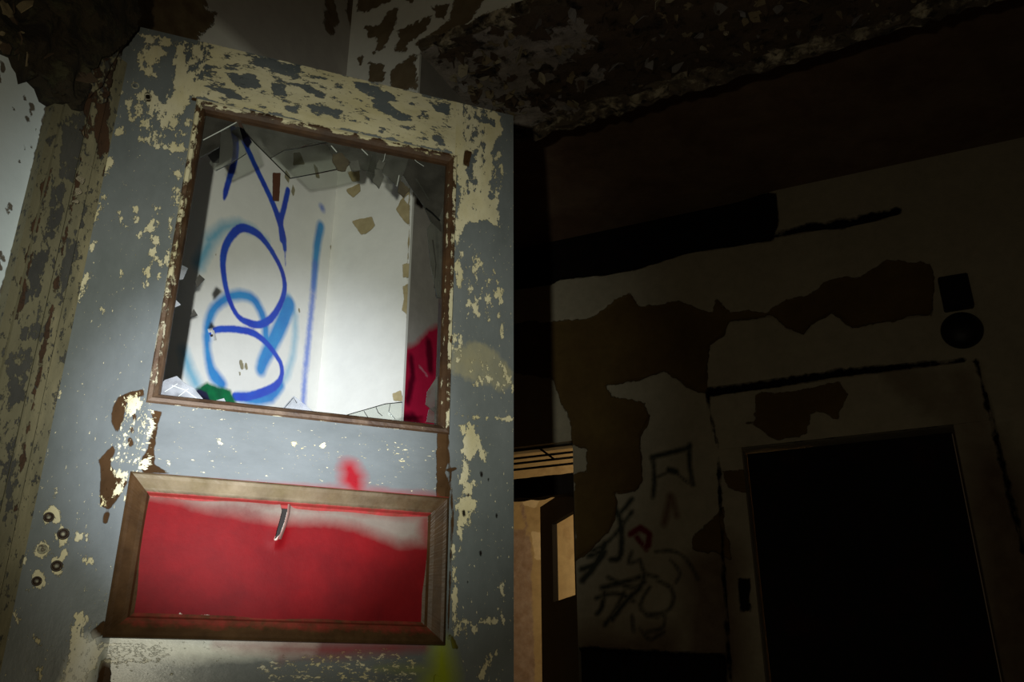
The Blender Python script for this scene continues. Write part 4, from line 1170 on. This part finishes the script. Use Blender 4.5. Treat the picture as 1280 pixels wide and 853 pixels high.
v, f = lathe([(0.06 * rr, -0.082), (0.09 * rr, -0.076), (0.09 * rr, -0.070)], 12)
link('nut', v, f, M_BLACK, bell)

# lit doorway at the left end of the far wall: transom bar, grille above, half open glazed leaf
M_JAMB = layered('dark_timber', (0.016, 0.011, 0.008), [], (0.026, 0.017, 0.011), rough=0.8, fine=0.002)
fr = tag(struct(empty('door_3', FAR)), 'half open dark door leaf in the lit doorway beside the open door', 'door')
win = tag(struct(empty('window_1', FAR)), 'barred transom light glowing above the lit doorway', 'window')
v, f = box_vf(dx0 + 0.001, dx1 - 0.001, 0.03, 0.12, tz1, tz0)
ragged_bar('transom_bar', dx0 + 0.002, dx1 - 0.002, 0.03, 0.12, tz1, tz0 - 0.004, 0.008, 0.05, M_JAMB, win)
bars = [((644, 563), (713.5, 557)), ((644, 573), (713.5, 566.5)), ((644, 579.5), (713, 573)), ((656, 586), (713, 580.5))]
for a, b in bars:
    A = FAR.at(*a, 0.06); B = FAR.at(*b, 0.06)
    zz = A[1] + (B[1] - A[1]) * np.array([(dx0 - A[0]) / (B[0] - A[0]), (dx1 - A[0]) / (B[0] - A[0])])
    zm = 0.5 * (A[1] + B[1])
    v, f = box_vf(dx0 + 0.001, dx1 - 0.001, 0.05, 0.065, zm - 0.0065, zm + 0.0065)
    link('bar', v, f, M_JAMB, win)
A = FAR.at(668, 556, 0.07); B = FAR.at(692, 574, 0.07)
v, f = prism([(A[0] - 0.01, A[1]), (A[0] + 0.012, A[1]), (B[0] + 0.012, B[1]), (B[0] - 0.01, B[1])], 0.067, 0.08)
link('slanting_bar', v, f, M_JAMB, win)

hinge = FAR.world(dx1 - 0.012, 0.14, 0)
r_ = ray(679, 700); r_ = r_[:2] / r_[1]
# free edge 0.85 m from the hinge, on the sight line of the free edge
aq = r_[0] ** 2 + 1; bq = -2 * (hinge[0] * r_[0] + hinge[1]); cq = hinge[0] ** 2 + hinge[1] ** 2 - 0.85 ** 2
yy_ = (-bq + math.sqrt(bq * bq - 4 * aq * cq)) / (2 * aq)
free = np.array([r_[0] * yy_, yy_])
ang = math.atan2(free[1] - hinge[1], free[0] - hinge[0])
LEAF = Plane(math.degrees(ang) , hinge)
hing = empty('leaf', loc=(0, 0, 0)); hing.parent = fr
fr.location = tuple(hinge); fr.rotation_euler = (0, 0, ang)
lz = FAR.at(705, 621)[1]
pz1 = LEAF.at(705, 648)[1]; pz0 = LEAF.at(705, 750)[1]
pxa = LEAF.at(694, 700)[0]
lz = LEAF.at(679, 634)[1]
bpy.data.objects.remove(hing)
def lb(name, x0, x1, z0, z1):
    v, f = box_vf(x0, x1, -0.02, 0.02, z0, z1); return link(name, v, f, M_JAMB, fr)
lb('stile', pxa, 0.85, 0.005, lz); lb('stile', 0.0, 0.08, 0.005, lz)
lb('top_rail', 0.08, pxa, pz1, lz); lb('bottom_rail', 0.08, pxa, 0.005, pz0)
v, f = lathe([(0.006, -0.05), (0.022, -0.045), (0.022, -0.03), (0.009, -0.025), (0.009, 0.0)], 14)
link('knob', [(a + 0.80, b - 0.015, c + 1.0) for a, b, c in v], f, M_BLACK, fr, smooth=True)

# the lit room behind
ROOM = Plane(-24.0, FAR.world(dx0 - 1.4, 2.2, 0))
FRM = Fields(ROOM)
FRM.poly('old', [(640, 660), (657, 662), (664, 700), (668, 860), (640, 860)], cap=0.05)
FRM.poly('white', [(664, 664), (677, 666), (678, 700), (668, 700)])
FRM.poly('white', [(650, 622), (676, 622), (670, 636), (655, 632)])
FRM.line('old', [(652, 630), (660, 670), (664, 705)], 2)
M_ROOM = layered('lit_room_plaster', (0.40, 0.30, 0.17), [
    dict(a='old', c=(0.38, 0.30, 0.27), c2=(0.27, 0.19, 0.15), s=6, amp=0.05, soft=0.01),
    dict(a='white', c=(0.62, 0.52, 0.36), s=20, amp=0.02, soft=0.004),
    dict(a=-0.02, c=(0.2, 0.12, 0.06), s=4, amp=0.06, soft=0.01, k=0.6)], (0.46, 0.36, 0.21), vscale=2, rough=0.85)
rm = tag(struct(empty('wall_room', ROOM)), 'stained warm plaster of the lit room seen through the gap beside the door', 'wall')
slab('plaster', axis_pts(-0.2, 4.2, 0.03), axis_pts(0.0, HALL_Z, 0.03), 0.0, 0.1, M_ROOM, rm, FRM, (), ('old', 'white'))
v, f = box_vf(-0.3, -0.2, -2.02, 0.1, 0.0, HALL_Z); link('return_wall', v, f, M_ROOM, rm, {'old': [-.1] * 8, 'white': [-.1] * 8})
v, f = box_vf(4.2, 4.3, -2.02, 0.1, 0.0, HALL_Z); link('return_wall', v, f, M_ROOM, rm, {'old': [-.1] * 8, 'white': [-.1] * 8})
v, f = [], []
ceil_quad([ROOM.world(-0.3, -2.02, 0), ROOM.world(4.3, -2.02, 0), ROOM.world(4.3, 0.1, 0), ROOM.world(-0.3, 0.1, 0)], HALL_Z + 0.001)
tag(struct(link('ceiling', v, f, M_ROOM)), 'ceiling of the lit room behind the far wall', 'ceiling')
lamp('room_fill_light', 'AREA', tuple(ROOM.world(3.4, -0.9, 2.2)), 36.0, (1.0, 0.74, 0.40), tuple(ROOM.world(1.6, 0.0, 1.6)), size=0.9)  # unseen lamp added inside the closed room, in place of daylight
print('SOFFIT', SOFFIT_Z, 'HALL', HALL_Z, 'jamb', jamb_x, 'doortop', z_top, 'hx', hx0, hx1, hz1, 'dz', dz1, lz, 'corner', corner)
